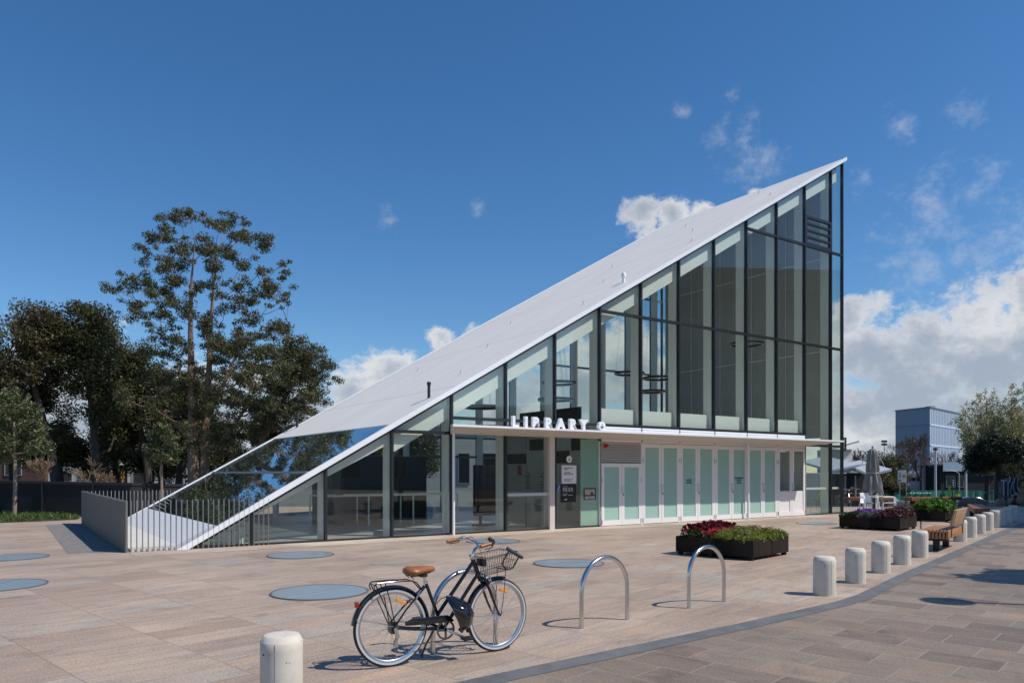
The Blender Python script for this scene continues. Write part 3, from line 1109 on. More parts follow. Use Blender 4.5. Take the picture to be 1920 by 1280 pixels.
MB().box(-W_ * .44, W_ * .40, -.010, -.006, H_ * .06, H_ * .30).build('caption_plate', mat('plate_pale', (.45, .40, .36), .5), p5, smooth=False)
text('lettering', 'Returns', H_ * .17, ink, p5, (0, -.012, H_ * .12), ext=.0006)

# black display board, ring lamps, chair, bin inside the building
u_, _ = upx(920, 19.2)
db = bthing('display_board', 'tall black display board standing inside the entrance glass', 'display board', u_, 19.2, .03)
MB().box(-.60, .60, -.06, .06, .3, 1.84).build('panel', black, db, bevel=.008)
MB().box(-.55, .55, -.2, .2, 0, .05).box(-.4, -.34, -.04, .04, .05, .3).box(.34, .4, -.04, .04, .05, .3).build('stand', dark, db, smooth=False)
ringm = mat('ring_black', (.012, .011, .010), .4)
ringi = mat('ring_diffuser', (.62, .50, .38), .5)


def ring(px, py, wpx, v, label):
    u, Z = upx(px, v)
    h = EYE + (HZ - py) / F * Z
    r = wpx / 2 * Z / F
    t_ = bthing('ring_lamp', label, 'lamp', u, v, h, 'ring pendant lamps inside the library')
    MB().lathe([(r - .075, -.038), (r, -.038), (r, .042), (r - .075, .042)], 48, closed=True).build('ring', ringm, t_)
    MB().lathe([(r - .065, -.045), (r - .012, -.045), (r - .012, -.037), (r - .065, -.037)], 48, closed=True).build('diffuser', ringi, t_)
    top_ = hr(u) - h - .15
    for a in (0.4, 2.5, 4.6):
        p = ((r - .045) * math.cos(a), (r - .045) * math.sin(a))
        MB().tube([(p[0], p[1], .05), (p[0] * .2, p[1] * .2, max(.3, top_))], .004, 5).build('cable', steel, t_)


for a in [(905, 763, 68, 19.3, 'black ring pendant lamp, the lowest and furthest from the tall corner'), (1048, 718, 64, 20.0, 'upper black ring lamp of the pair hanging above the sign letters'),
          (1041, 749, 66, 20.0, 'lower black ring lamp of the pair hanging above the sign letters'), (1180, 700, 56, 20.6, 'black ring lamp hanging alone between the two ring lamp pairs'),
          (1234, 709, 58, 20.2, 'upper black ring lamp of the pair in front of the grey end wall edge'), (1222, 734, 50, 20.4, 'lower black ring lamp of the pair in front of the grey end wall edge'),
          (1400, 645, 62, 20.3, 'highest ring lamp, hanging against the grey blinds near the tall corner')]:
    ring(*a)
u_, _ = upx(1533, 18.2)
ch = bthing('cafe_chair', 'pale shell chair with thin legs behind the corner glass', 'chair', u_, 18.2, .03)
shellm = mat('chair_shell', (.62, .60, .50), .45)
mb = MB()
prof = [(-.22, .46), (-.1, .44), (.1, .44), (.17, .50), (.22, .66), (.25, .86)]
pts = []
for x_, z_ in prof:
    pts += [(x_, -.21, z_), (x_, .21, z_)]
n_ = len(prof)
mb.add(pts + [(p[0], p[1], p[2] - .02) for p in pts], [(2 * i, 2 * i + 1, 2 * i + 3, 2 * i + 2) for i in range(n_ - 1)] + [(2 * n_ + 2 * i, 2 * n_ + 2 * i + 2, 2 * n_ + 2 * i + 3, 2 * n_ + 2 * i + 1) for i in range(n_ - 1)])
mb.build('seat_shell', shellm, ch)
for sx in (-1, 1):
    for sy in (-1, 1):
        MB().tube([(sx * .1, sy * .12, .43), (sx * .22, sy * .2, 0)], .009, 6).build('leg', steel, ch)
u_, _ = upx(1000, 17.9)
bn = bthing('litter_bin', 'grey square litter bin standing behind the sliding entrance door', 'bin', u_, 17.9, .03)
MB().box(-.17, .17, -.17, .17, 0, .66).build('body', mat('bin_grey', (.2, .23, .24), .4), bn, bevel=.01)
MB().box(-.18, .18, -.18, .18, .66, .70).build('lid', steel, bn, bevel=.006)

# ------------------------------------------------------------------ rod fence round the low end of the roof
fe = bthing('rod_fence', 'steel rod fence with a solid ribbed end panel round the low end of the roof', 'fence', 2.06, 17.0, 0)
rodm = mat('rod_steel', (.40, .36, .32), .42, metal=.9)
panm = mat('panel_steel', (.20, .185, .165), .55, metal=.4, var=.06, vscale=3, stretch=(1, 1, .1))


def rod(u, v, h):
    MB().tube([(u - 2.06, v - 17.0, 0), (u - 2.06, v - 17.0, h - .02), (u - 2.06, v - 17.0, h)], [.0118, .0118, .005], 8).build('rod', rodm, fe)


for i in range(27):
    rod(2.14 + i * .1075, 17.0, 1.07)
for i in range(31):
    rod(2.2 + i * .112, 27.42, 1.05)
mb = MB()
mb.box(-.02, .02, 0, 10.42, 0, 1.06)
for i in range(95):
    v = .05 + i * .11
    mb.box(-.034, -.02, v, v + .06, 0.01, 1.055)
mb.build('ribbed_panel', panm, fe, smooth=False)
cob = mat('cobble_grey', (.20, .185, .175), .8, var=.35, vscale=7, bump=.4)
mb = MB()
q = [bw(1.05, 17.6), bw(2.02, 17.2), bw(2.02, 27.4), bw(1.05, 27.4)]
mb.add([(p.x, p.y, .004) for p in q], [(0, 1, 2, 3)])
tag(mb.build('cobble_strip', cob, smooth=False), kind='structure')
mb = MB()
q = [bw(2.1, 16.15), bw(25.6, 16.15), bw(25.6, 17.06), bw(2.1, 17.06)]
mb.add([(p.x, p.y, .004) for p in q], [(0, 1, 2, 3)])
tag(mb.build('threshold_paving', paver('threshold_stone', 1.2, .9, [(0, (.45, .37, .30)), (.5, (.53, .45, .37)), (1, (.57, .49, .41))], .004, (.3, .25, .2), True), smooth=False), kind='structure')

# ------------------------------------------------------------------ skylight discs
discm = bpy.data.materials.new('skylight_glass')
discm.use_nodes = True
b = discm.node_tree.nodes['Principled BSDF']
b.inputs['Base Color'].default_value = (.27, .325, .36, 1)
b.inputs['Roughness'].default_value = .28
b.inputs['Specular IOR Level'].default_value = .8
for (x, y, d, lab) in [(600, 1110, 1.32, 'round skylight set in the paving between the near bollard and the bicycle'), (564, 1040.5, 1.3, 'round skylight in front of the glass next to the rod fence'),
                       (925, 1014.5, 1.3, 'round skylight just behind the bicycle handlebar'), (1066, 1056, 1.28, 'round skylight between the middle bike hoop and the doors'),
                       (-9, 1098, 1.32, 'round skylight cut by the left edge, the nearer of two'), (18, 1045, 1.32, 'round skylight cut by the left edge, the further of two'),
                       (1531, 981, 1.26, 'round skylight beside the purple planter near the glass corner')]:
    p = G(x, y)
    t_ = thing('skylight', lab, 'skylight', p, random.random() * 3, 'round skylights set flush in the plaza')
    MB().lathe([(1e-5, .012), (d / 2 - .03, .012), (d / 2 - .03, -.05), (1e-5, -.05)], 56).build('glass_disc', discm, t_)
    MB().lathe([(d / 2 - .03, .015), (d / 2, .015), (d / 2, -.05), (d / 2 - .03, -.05)], 56, closed=True).build('ring_frame', mat('ring_dark', (.12, .13, .14), .4), t_)
    MB().box(-d / 2 + .06, d / 2 - .06, -.035, .035, .010, .014).build('under_beam', mat('beam_pale', (.28, .33, .35), .15), t_, smooth=False)

# ------------------------------------------------------------------ bollards
conc = bpy.data.materials.new('bollard_concrete')
conc.use_nodes = True
t = conc.node_tree
b = t.nodes['Principled BSDF']
tco = nd(t, 'ShaderNodeTexCoord')
oi = nd(t, 'ShaderNodeObjectInfo')
ad = nd(t, 'ShaderNodeVectorMath', operation='ADD')
sc_ = nd(t, 'ShaderNodeVectorMath', operation='SCALE')
sc_.inputs['Scale'].default_value = 3.0
t.links.new(oi.outputs['Location'], sc_.inputs[0])
t.links.new(tco.outputs['Object'], ad.inputs[0])
t.links.new(sc_.outputs[0], ad.inputs[1])
n_a = nd(t, 'ShaderNodeTexNoise', i_Scale=5.0, i_Detail=8.0, i_Roughness=.65)
n_v = nd(t, 'ShaderNodeTexVoronoi', i_Scale=21.0)
for n_ in (n_a, n_v):
    t.links.new(ad.outputs[0], n_.inputs['Vector'])
ra = ramp(t, [(.3, (.55, .49, .405)), (.7, (.68, .62, .53))])
t.links.new(n_a.outputs['Fac'], ra.inputs['Fac'])
rb_ = ramp(t, [(.0, (.28, .26, .24)), (.10, (.35, .33, .3)), (.135, (1, 1, 1))])
t.links.new(n_v.outputs['Distance'], rb_.inputs['Fac'])
mm = nd(t, 'ShaderNodeMix', data_type='RGBA', blend_type='MULTIPLY')
mm.inputs['Factor'].default_value = .8
t.links.new(ra.outputs['Color'], mm.inputs['A'])
t.links.new(rb_.outputs['Color'], mm.inputs['B'])
t.links.new(mm.outputs['Result'], b.inputs['Base Color'])
b.inputs['Roughness'].default_value = .75
bp = nd(t, 'ShaderNodeBump', i_Strength=.5, i_Distance=.006)
t.links.new(rb_.outputs['Color'], bp.inputs['Height'])
t.links.new(bp.outputs['Normal'], b.inputs['Normal'])
PLUG = mat('plug_black', (.02, .02, .02), .6)
REFL = mat('reflector_red', (.55, .02, .03), .3)
bo = thing('bollard', 'nearest pale concrete bollard, cut by the bottom edge beside the bicycle', 'bollard', (-1.616, 5.2, 0), 0, 'concrete bollards')
rp_ = [(.142, 0), (.144, .02), (.1445, .42), (.144, .472), (.140, .478), (.122, .512), (.116, .516), (.05, .519), (1e-5, .519)]
bb = MB().lathe(rp_, 40).build('body', conc, bo)
MB().lathe([(1e-5, -.006), (.006, -.006), (.006, .006), (1e-5, .006)], 8, (-.088, -.114, .40), 'y').build('plug_hole', PLUG, bo)
MB().box(-.0012, .0012, -.1462, -.1440, .02, .474).build('mould_line', mat('mould_line', (.45, .42, .37), .8), bo, smooth=False)
LB = ['first bollard from the bike hoops in the row along the grey strip', 'second bollard from the bike hoops in the row along the grey strip', 'third bollard from the bike hoops in the row along the grey strip',
      'fourth bollard from the bike hoops in the row along the grey strip', 'bollard standing right before the near end of the timber bench']
LR = ['bollard half hidden by the timber bench backrest, red reflector on its side', 'first red reflector bollard clear of the timber bench', 'second red reflector bollard clear of the timber bench',
      'third red reflector bollard clear of the timber bench', 'last sunlit red reflector bollard before the shade']
LS = ['nearest of the three bollards standing in the shade', 'middle one of the three bollards standing in the shade', 'furthest of the three bollards standing in the shade']


def bpos(k):
    Y = 10.0 + 1.11 * k
    return (4.216 + .84 * (Y - 10), Y, 0)


first_r = None
for k, l in list(zip(range(5), LB)):
    dup(bo, bpos(k), 0.25 - .05 * k, l)
for k, l in zip(range(7, 12), LR):
    o = dup(bo, bpos(k), .3, l)
    a_ = R(-25)
    mbx = MB()
    mbx.lathe([(1e-5, 0), (.04, 0), (.045, -.008), (.03, -.012), (1e-5, -.012)], 16, (0, 0, 0), 'y')
    rr = mbx.build('red_reflector', REFL, o)
    rr.location = (.140 * math.cos(a_), .140 * math.sin(a_), .40)
    rr.rotation_euler = (0, 0, PI / 2 + a_)
for k, l in zip(range(12, 15), LS):
    dup(bo, bpos(k), .3, l)

# ------------------------------------------------------------------ bike hoops
hp = thing('bike_hoop', 'stainless bike hoop behind the black bicycle that is locked to it', 'bike rack', (-.437, 6.92, 0), math.atan2(.45, .555), 'stainless bike hoops')
W2 = .358
hpts = [(-W2, 0, 0), (-W2, 0, .36)] + [(-W2 * math.cos(R(a)), 0, .37 + (.355) * math.sin(R(a))) for a in range(6, 180, 6)] + [(W2, 0, .36), (W2, 0, 0)]
hst = mat('hoop_steel', (.62, .61, .59), .2, metal=1.0)
MB().tube(hpts, .0245, 16).build('tube', hst, hp)
for sx in (-1, 1):
    MB().lathe([(.0265, 0), (.0265, .006), (.0246, .009)], 20, (sx * W2, 0, 0)).build('base_collar', hst, hp)
dup(hp, (1.013, 8.08, 0), math.atan2(.456, .557), 'stainless bike hoop standing empty next to the bicycle front wheel')
dup(hp, (2.426, 9.234, 0), math.atan2(.446, .55), 'stainless bike hoop in front of the red flower planter')

# ------------------------------------------------------------------ bicycle
bk = thing('bicycle', 'black step-through bicycle with tan saddle, grips and wire front basket, parked at hoop', 'bicycle', (-1.0277, 6.304, 0), math.atan2(.525, .851))
fr = mat('bike_black', (.006, .006, .007), .22, coat=.5)
chrome = mat('chrome', (.75, .75, .76), .1, metal=1.0)
alu = mat('alloy', (.58, .58, .59), .3, metal=1.0)
rub = mat('rubber', (.012, .012, .012), .6)
tan = mat('tan_leather', (.30, .105, .032), .38, var=.12, vscale=14)
orange = mat('orange_reflector', (.85, .28, .01), .25)
blackp = mat('black_plastic', (.012, .012, .012), .45)
whitew = mat('white_wall', (.48, .49, .50), .4)
RW = .336
steer = Matrix.Translation((1.0, 0, 0)) @ Matrix.Rotation(R(5), 4, 'Z') @ Matrix.Translation((-1.0, 0, 0))
sx_ = lambda p: steer @ p
mb = MB()
mb.tube([(.486, 0, .27), (.318, 0, .70)], .0155, 10)                       # seat tube
mb.tube([(.79, 0, .835), (.43, 0, .39)], .0165, 10)                        # upper diagonal
mb.tube([(.835, 0, .72), (.50, 0, .275)], .0165, 10)                       # lower diagonal
mb.tube([(.785, 0, .875), (.868, 0, .665)], .020, 12)                      # head tube
for s in (-1, 1):
    mb.tube([(0, s * .062, RW), (.20, s * .05, .30), (.46, s * .03, .272)], .0095, 8)
    mb.tube([(.005, s * .062, RW + .01), (.12, s * .045, .48), (.315, s * .018, .66)], .0085, 8)
mb.tube([(.486, -.04, .27), (.486, .04, .27)], .021, 12)
mb.tube([(.16, -.04, .54), (.16, .04, .54)], .007, 8)
mb.build('frame', fr, bk)
MB().tube([(.318, 0, .69), (.298, 0, .765)], .0125, 10).tube([(.322, 0, .68), (.318, 0, .70)], .020, 12).build('seat_post', chrome, bk)
# saddle: lofted sections
mb = MB()
secs = [(.115, .005, .018), (.125, .055, .035), (.16, .092, .05), (.21, .098, .05), (.26, .075, .046), (.31, .045, .042), (.36, .028, .036), (.395, .022, .028), (.41, .006, .012)]
vs, fs = [], []
ns = 16
for x_, w_, t_ in secs:
    zc = .80 + .02 * math.sin((x_ - .115) * 9) - .004 + (.012 if x_ < .2 else 0)
    for k in range(ns):
        a = 2 * PI * k / ns
        zz = math.sin(a)
        zz = zz * (.55 if zz > 0 else 1.0)
        drop = abs(math.cos(a)) ** 3 * .35
        vs.append((x_, w_ * math.cos(a), zc + t_ * zz - t_ * drop))
for i in range(len(secs) - 1):
    for k in range(ns):
        fs.append((i * ns + k, i * ns + (k + 1) % ns, (i + 1) * ns + (k + 1) % ns, (i + 1) * ns + k))
fs += [tuple(range(ns - 1, -1, -1)), tuple((len(secs) - 1) * ns + k for k in range(ns))]
mb.add(vs, fs)
sad = mb.build('saddle', tan, bk, ang=60)
mb = MB()
for s in (-1, 1):
    mb.tube([(.15, s * .05, .765), (.19, s * .03, .752), (.29, s * .022, .757), (.38, s * .012, .785)], .0045, 6)
    mb.tube([(.15 + .004 * k, s * .05 + .016 * math.cos(k * 1.3), .77 - .004 * k) for k in range(10)], .0035, 5)
mb.box(.265, .325, -.03, .03, .742, .768)
mb.build('saddle_rails', blackp, sad)


def wheel(hub, xf, gear):
    root = bpy.data.objects.new('wheel', None)
    col.objects.link(root)
    root.parent = bk
    root.empty_display_size = .1
    x0 = hub
    tor = lambda r, a, n=14: [(r + a * math.cos(2 * PI * k / n), a * 1.0 * math.sin(2 * PI * k / n)) for k in range(n)]
    MB(xf).lathe(tor(.319, .0172), 72, (x0, 0, RW), 'y', closed=True).build('tyre', rub, root)
    MB(xf).lathe([(.301, -.0155), (.316, -.0163), (.317, -.0178), (.300, -.0168)], 72, (x0, 0, RW), 'y', closed=True).lathe([(.301, .0155), (.316, .0163), (.317, .0178), (.300, .0168)], 72, (x0, 0, RW), 'y', closed=True).build('white_wall', whitew, root)
    MB(xf).lathe([(.304, -.013), (.304, .013), (.288, .012), (.279, .006), (.279, -.006), (.288, -.012)], 72, (x0, 0, RW), 'y', closed=True).build('rim', alu, root)
    MB(xf).lathe([(1e-5, -.05), (.008, -.05), (.008, -.034), (.021, -.033), (.021, -.029), (.012, -.026), (.012, .026), (.021, .029), (.021, .033), (.008, .034), (.008, .05), (1e-5, .05)], 20, (x0, 0, RW), 'y').build('hub', chrome, root)
    m_ = MB(xf)
    for i in range(36):
        a = 2 * PI * i / 36
        s = 1 if i % 2 else -1
        b_ = a + (1 if (i // 2) % 2 else -1) * R(52)
        m_.tube([(x0 + .02 * math.cos(b_), s * .03, RW + .02 * math.sin(b_)), (x0 + .283 * math.cos(a), s * .003, RW + .283 * math.sin(a))], .0011, 4, caps=False)
    m_.build('spokes', chrome, root)
    a = R(72 if not gear else 66)
    c = Vector((x0 + .225 * math.cos(a), 0, RW + .225 * math.sin(a)))
    rdir = Vector((math.cos(a), 0, math.sin(a)))
    tdir = Vector((rdir.z, 0, -rdir.x))
    MB(xf).obox(c, tdir * .046, (0, .008, 0), rdir * .013).build('reflector', orange, root, bevel=.004)
    return root


wr = wheel(0.0, None, True)
wf = wheel(1.05, sx_, False)


def fender(x0, a0, a1, xf):
    pr = [(-.026, -.012), (-.024, 0.0), (-.012, .006), (0, .0075), (.012, .006), (.024, 0), (.026, -.012), (.022, -.004), (.011, .003), (0, .0045), (-.011, .003), (-.022, -.004)]
    m_ = MB(xf)
    n = 40
    vs, fs = [], []
    for i in range(n + 1):
        a = R(a0 + (a1 - a0) * i / n)
        for y_, d_ in pr:
            rr_ = .349 + d_
            vs.append((x0 + rr_ * math.cos(a), y_, RW + rr_ * math.sin(a)))
    q_ = len(pr)
    for i in range(n):
        for k in range(q_):
            fs.append((i * q_ + k, i * q_ + (k + 1) % q_, (i + 1) * q_ + (k + 1) % q_, (i + 1) * q_ + k))
    fs += [tuple(range(q_)), tuple(n * q_ + k for k in range(q_))]
    m_.add(vs, fs)
    return m_


fd = fender(0, -5, 172, None).build('rear_fender', fr, bk)
MB().tube([(0, -.05, RW + .01), (-.32, -.028, RW + .1)], .0025, 5).tube([(0, .05, RW + .01), (-.32, .028, RW + .1)], .0025, 5).build('fender_stay', chrome, fd)
fd2 = fender(1.05, 78, 200, sx_).build('front_fender', fr, bk)
MB(sx_).tube([(1.05, -.05, RW), (.73, -.028, RW + .02)], .0025, 5).tube([(1.05, .05, RW), (.73, .028, RW + .02)], .0025, 5).build('fender_stay', chrome, fd2)
MB().box(-.318, -.292, -.022, .022, .53, .575).build('tail_reflector', mat('tail_red', (.35, .01, .01), .3), bk, bevel=.004)
# fork
mb = MB(sx_)
for s in (-1, 1):
    mb.tube([(.885, s * .035, .685), (.925, s * .055, .58), (.975, s * .057, .46), (1.02, s * .056, .37), (1.05, s * .054, RW)], [.0125, .0125, .011, .0095, .008], 10)
mb.tube([(.885, -.04, .685), (.885, .04, .685)], .014, 10)
mb.tube([(.868, 0, .66), (.885, 0, .70)], .017, 10)
mb.build('fork', fr, bk)
mb = MB(sx_)
for s in (-1, 1):
    mb.bar((.925, s * .045, .68), (.94, s * .03, .63), .016, .014).tube([(.93, s * .045, .71), (.945, s * .05, .66)], .007, 6)
mb.ball((.915, -.02, .69), .018, 8)
mb.build('front_brake', chrome, bk)
mb = MB()
for s in (-1, 1):
    mb.bar((.235, s * .045, .60), (.215, s * .03, .55), .018, .014).tube([(.25, s * .045, .63), (.22, s * .05, .585)], .007, 6)
mb.build('rear_brake', chrome, bk)
# stem and handlebar
MB(sx_).tube([(.785, 0, .865), (.776, 0, .90), (.80, 0, .955), (.845, 0, .975)], [.0165, .0135, .0135, .014], 10).lathe([(.022, .872), (.022, .89), (.018, .893)], 16, (.783, 0, 0)).build('stem', chrome, bk)
hb = MB(sx_).tube([(.845, y_, z_) if abs(y_) < .05 else (x_, y_, z_) for x_, y_, z_ in
                   [(.70, -.275, 1.012), (.80, -.265, 1.028), (.86, -.21, 1.03), (.885, -.12, 1.0), (.86, -.05, .978), (.845, 0, .975), (.86, .05, .978), (.885, .12, 1.0), (.86, .21, 1.03), (.80, .265, 1.028), (.70, .275, 1.012)]], .0112, 10).build('handlebar', chrome, bk)
for s in (-1, 1):
    MB(sx_).tube([(.675, s * .278, 1.008), (.69, s * .2765, 1.0105), (.775, s * .2695, 1.024), (.79, s * .267, 1.0265)], [.0155, .0175, .0165, .0175], 14).build('grip', tan, hb)
    MB(sx_).tube([(.80, s * .262, 1.027), (.825, s * .25, 1.03)], .018, 12).tube([(.82, s * .262, 1.015), (.79, s * .287, .995), (.71, s * .295, .985)], .005, 6).box(.815, .84, s * .235 - .018, s * .235 + .018, 1.03, 1.06).build('brake_lever', chrome if s > 0 else blackp, hb)
MB(sx_).ball((.835, -.19, 1.06), .022, 8, (1, 1, .8)).tube([(.835, -.19, 1.03), (.835, -.19, 1.06)], .008, 6).build('bell', blackp, hb)
mb = MB(sx_)
for s in (-1, 1):
    mb.tube([(.83, s * .24, 1.03), (.89, s * .20, 1.05 if s > 0 else 1.03), (.92, s * .12, 1.00), (.89, s * .03, .90), (.90, s * .02, .80), (.92, s * .01, .70)], .0024, 5)
mb.build('cables', blackp, bk)
# wire basket
bas = MB(sx_)
b0, b1, yb, yt = (.87, .725), (1.155, .765), .10, .145
t0, t1 = (.835, .885), (1.175, .925)
lerp = lambda a, c, f: (a[0] + (c[0] - a[0]) * f, a[1] + (c[1] - a[1]) * f)


def bpnt(f, g, s):
    lo, hi = lerp(b0, b1, f), lerp(t0, t1, f)
    q = lerp(lo, hi, g)
    return (q[0], s * (yb + (yt - yb) * g), q[1])


for g, r_ in ((0, .0032), (.5, .002), (1, .0042), (.93, .002)):
    bas.tube([bpnt(0, g, -1), bpnt(1, g, -1), bpnt(1, g, 1), bpnt(0, g, 1)], r_, 5, closed=True)
for i in range(13):
    f = i / 12
    for s in (-1, 1):
        bas.tube([bpnt(f, 1, s), bpnt(f, 0, s)], .0017, 4, caps=False)
    bas.tube([bpnt(f, 0, -1), bpnt(f, 0, 1)], .0017, 4, caps=False)
for i in range(9):
    y_ = -1 + 2 * i / 8
    for f in (0, 1):
        a_, c_ = bpnt(f, 1, y_), bpnt(f, 0, y_)
        bas.tube([a_, c_], .0017, 4, caps=False)
bo_ = bas.build('basket', blackp, bk)
mb = MB(sx_)
for s in (-1, 1):
    mb.tube([(1.10, s * .065, .755), (1.085, s * .062, .56), (1.05, s * .06, RW)], .0035, 6)
mb.tube([(1.10, -.065, .755), (1.10, .065, .755)], .0035, 6)
mb.build('basket_stay', blackp, bo_)
MB(sx_).box(.85, .895, -.05, .05, .80, .865).build('basket_mount', blackp, bo_, bevel=.005)
# rear rack
mb = MB()
for s in (-1, 1):
    mb.tube([(-.165, s * .05, .655), (-.175, s * .055, .70), (-.15, s * .06, .725), (-.02, s * .06, .728), (.17, s * .05, .722), (.22, s * .035, .70), (.275, s * .022, .635)], .0055, 8)
    mb.tube([(-.165, s * .06, .72), (-.09, s * .064, .55), (.005, s * .066, .345)], .005, 8)
    mb.tube([(-.08, s * .06, .728), (-.03, s * .064, .55), (.012, s * .066, .345)], .005, 8)
mb.tube([(-.17, -.055, .71), (-.17, .055, .71)], .005, 8)
for x_ in (-.07, .05, .15):
    mb.tube([(x_, -.06, .726), (x_, .06, .726)], .0045, 6)
mb.build('rear_rack', fr, bk)
MB().box(-.12, .03, -.022, .022, .730, .738).build('rack_plate', rub, bk, smooth=False)
# drivetrain
MB().add([(.10, -.085, .375), (.16, -.085, .40), (.50, -.085, .40), (.56, -.085, .35), (.54, -.085, .335), (.16, -.085, .345), (.10, -.085, .35),
          (.10, -.055, .375), (.16, -.055, .40), (.50, -.055, .40), (.56, -.055, .35), (.54, -.055, .335), (.16, -.055, .345), (.10, -.055, .35)],
         [(6, 5, 4, 3, 2, 1, 0), (7, 8, 9, 10, 11, 12, 13)] + [(i, (i + 1) % 7, 7 + (i + 1) % 7, 7 + i) for i in range(7)]).build('chain_guard', fr, bk, bevel=.006)
MB().lathe([(.07, -.062), (.088, -.062), (.088, -.058), (.07, -.058)], 40, (.486, 0, .27), 'y', closed=True).bar((.486 - .07, -.06, .27), (.486 + .07, -.06, .27), .006, .02).bar((.486, -.06, .2), (.486, -.06, .34), .006, .02, (1, 0, 0)).build('chainring', mat('chain_steel', (.18, .17, .16), .4, metal=1.0), bk)
cs = mat('chain_steel', (.18, .17, .16))
mb = MB()
for r_, y_ in ((.052, -.046), (.045, -.042), (.039, -.038), (.033, -.034)):
    mb.lathe([(.01, y_ - .0015), (r_, y_ - .0015), (r_, y_ + .0015), (.01, y_ + .0015)], 28, (0, 0, RW), 'y', closed=True)
mb.build('cassette', cs, bk)
MB().tube([(.486, -.06, .358), (.2, -.056, .372), (0, -.046, RW + .05)], .0042, 5).tube([(.486, -.06, .182), (.2, -.055, .17), (.02, -.05, .19), (-.0, -.05, .205), (.03, -.048, .27)], .0042, 5).build('chain', cs, bk)
MB().bar((.005, -.075, RW), (.03, -.075, .26), .022, .03).bar((.03, -.065, .265), (.015, -.06, .185), .012, .022).lathe([(1e-5, -.004), (.02, -.004), (.02, .004), (1e-5, .004)], 14, (.015, -.052, .19), 'y').lathe([(1e-5, -.004), (.017, -.004), (.017, .004), (1e-5, .004)], 14, (.035, -.052, .255), 'y').build('derailleur', alu, bk)
for s, ex, ez in ((-1, .655, .19), (1, .317, .35)):
    cr_ = MB().bar((.486, s * .078, .27), (ex, s * .088, ez), .014, .024).build('crank_arm', alu if s < 0 else fr, bk, bevel=.003)
    MB().box(ex - .045, ex + .045, s * .10 if s > 0 else -.185, .185 if s > 0 else -.10, ez - .012, ez + .012).build('pedal', blackp, cr_, bevel=.004)
MB().tube([(.42, .05, .25), (.36, .085, .12), (.33, .11, .012)], .009, 8).build('kickstand', blackp, bk)
BM = Matrix.Translation(bk.location) @ Matrix.Rotation(bk.rotation_euler.z, 4, 'Z')
BRZ = bk.rotation_euler.z
# helmet hung on the frame
hl = thing('helmet', 'black cycling helmet hanging on the bicycle frame above the pedals', 'helmet', BM @ Vector((.575, -.085, .415)), BRZ)
mb = MB()
vs, fs = [], []
nu, nv_ = 22, 10
for j in range(nv_ + 1):
    ph = PI / 2 * j / nv_
    for i in range(nu):
        a = 2 * PI * i / nu
        e = 1 + .12 * (math.cos(a) > .9)
        x_ = (.168 if math.cos(a) > 0 else .172) * math.cos(a) * math.cos(ph) ** (.8 if math.cos(a) > 0 else 1.25) + .035 * math.sin(ph)
        y_ = .100 * math.sin(a) * math.cos(ph) ** .75
        z_ = .135 * math.sin(ph) * (1 + .07 * math.cos(6 * a) * math.cos(ph)) - .022 * math.cos(ph) * math.cos(2 * a) + .012 * abs(math.sin(a)) * math.cos(ph)
        vs.append((x_, y_, z_))
for j in range(nv_):
    for i in range(nu):
        fs.append((j * nu + i, j * nu + (i + 1) % nu, (j + 1) * nu + (i + 1) % nu, (j + 1) * nu + i))
fs.append(tuple(range(nu)))
mb.add(vs, fs)
hs = mb.build('shell', mat('helmet_black', (.008, .008, .010), .14, coat=.8), hl, ang=70)
hL, hD = Vector((.397, -.12, -.91)).normalized(), Vector((.62, -.72, .30))
hD = (hD - hL * hD.dot(hL)).normalized()
hW = hD.cross(hL)
rotm = Matrix((hL, hW, hD)).transposed().to_4x4()
hs.data.transform(rotm)
mb = MB()
for k in range(5):
    y_ = -.06 + k * .03
    mb.tube([(-.07, y_, .078 - .010 * abs(k - 2)), (.02, y_, .132 - .012 * abs(k - 2)), (.10, y_, .108 - .014 * abs(k - 2))], [.002, .009, .003], 6)
vt = mb.build('vents', mat('vent_dark', (.002, .002, .002), .9), hs)
vt.data.transform(rotm)
pk = MB().prism([(.13, -.07), (.185, -.03), (.185, .03), (.13, .07)], lambda a, c, t_: (a, c, t_ - .02), 0, .012).build('peak', fr, hs, bevel=.004)
pk.data.transform(rotm)
MB().tube([(.04, .02, -.12), (.08, .0, -.16), (.09, 0, -.13), (.05, .01, -.08)], .004, 5).tube([(-.03, .03, .14), (-.12, .05, .13), (-.16, .06, .08)], .004, 5).build('strap', blackp, hs)
# u-lock over the basket rim
ul = thing('bike_lock', 'black u-shaped bike lock hooked over the basket rim', 'bike lock', BM @ sx_(Vector((1.12, -.16, .90))), BRZ)
a0_ = Vector((-.045, 0, .045))
a1_ = Vector((.055, -.012, -.015))
dn = Vector((-.093, -.01, -.125))
wv = (a1_ - a0_) * .5
cen = (a0_ + a1_) * .5
pts = [a0_, a0_ + dn * .75] + [cen + dn * .75 - wv * math.cos(R(a)) + dn.normalized() * .05 * math.sin(R(a)) for a in range(20, 170, 20)] + [a1_ + dn * .75, a1_]
MB().tube(pts, .0075, 10).build('shackle', blackp, ul)
ax_ = (a1_ - a0_).normalized()
MB().tube([a0_ - ax_ * .03, a1_ + ax_ * .035], .017, 14).build('crossbar', mat('lock_grey', (.05, .055, .065), .35), ul)
MB().tube([a1_ + ax_ * .035, a1_ + ax_ * .039], .013, 12).build('key_plate', chrome, ul)

# ------------------------------------------------------------------ planters
plm = mat('planter_brown', (.019, .0145, .0115), .6, spec=.2, var=.3, vscale=3, stretch=(4, 4, 1))
PRZ = math.atan2(.715, .70)
pl = thing('planter', 'dark brown planter box with red flowers and green grasses, nearest to the hoops', 'planter', (4.425, 14.91, 0), PRZ, 'dark square planter boxes')
A_, B_ = .76, .83         # half size along the kerb and across it


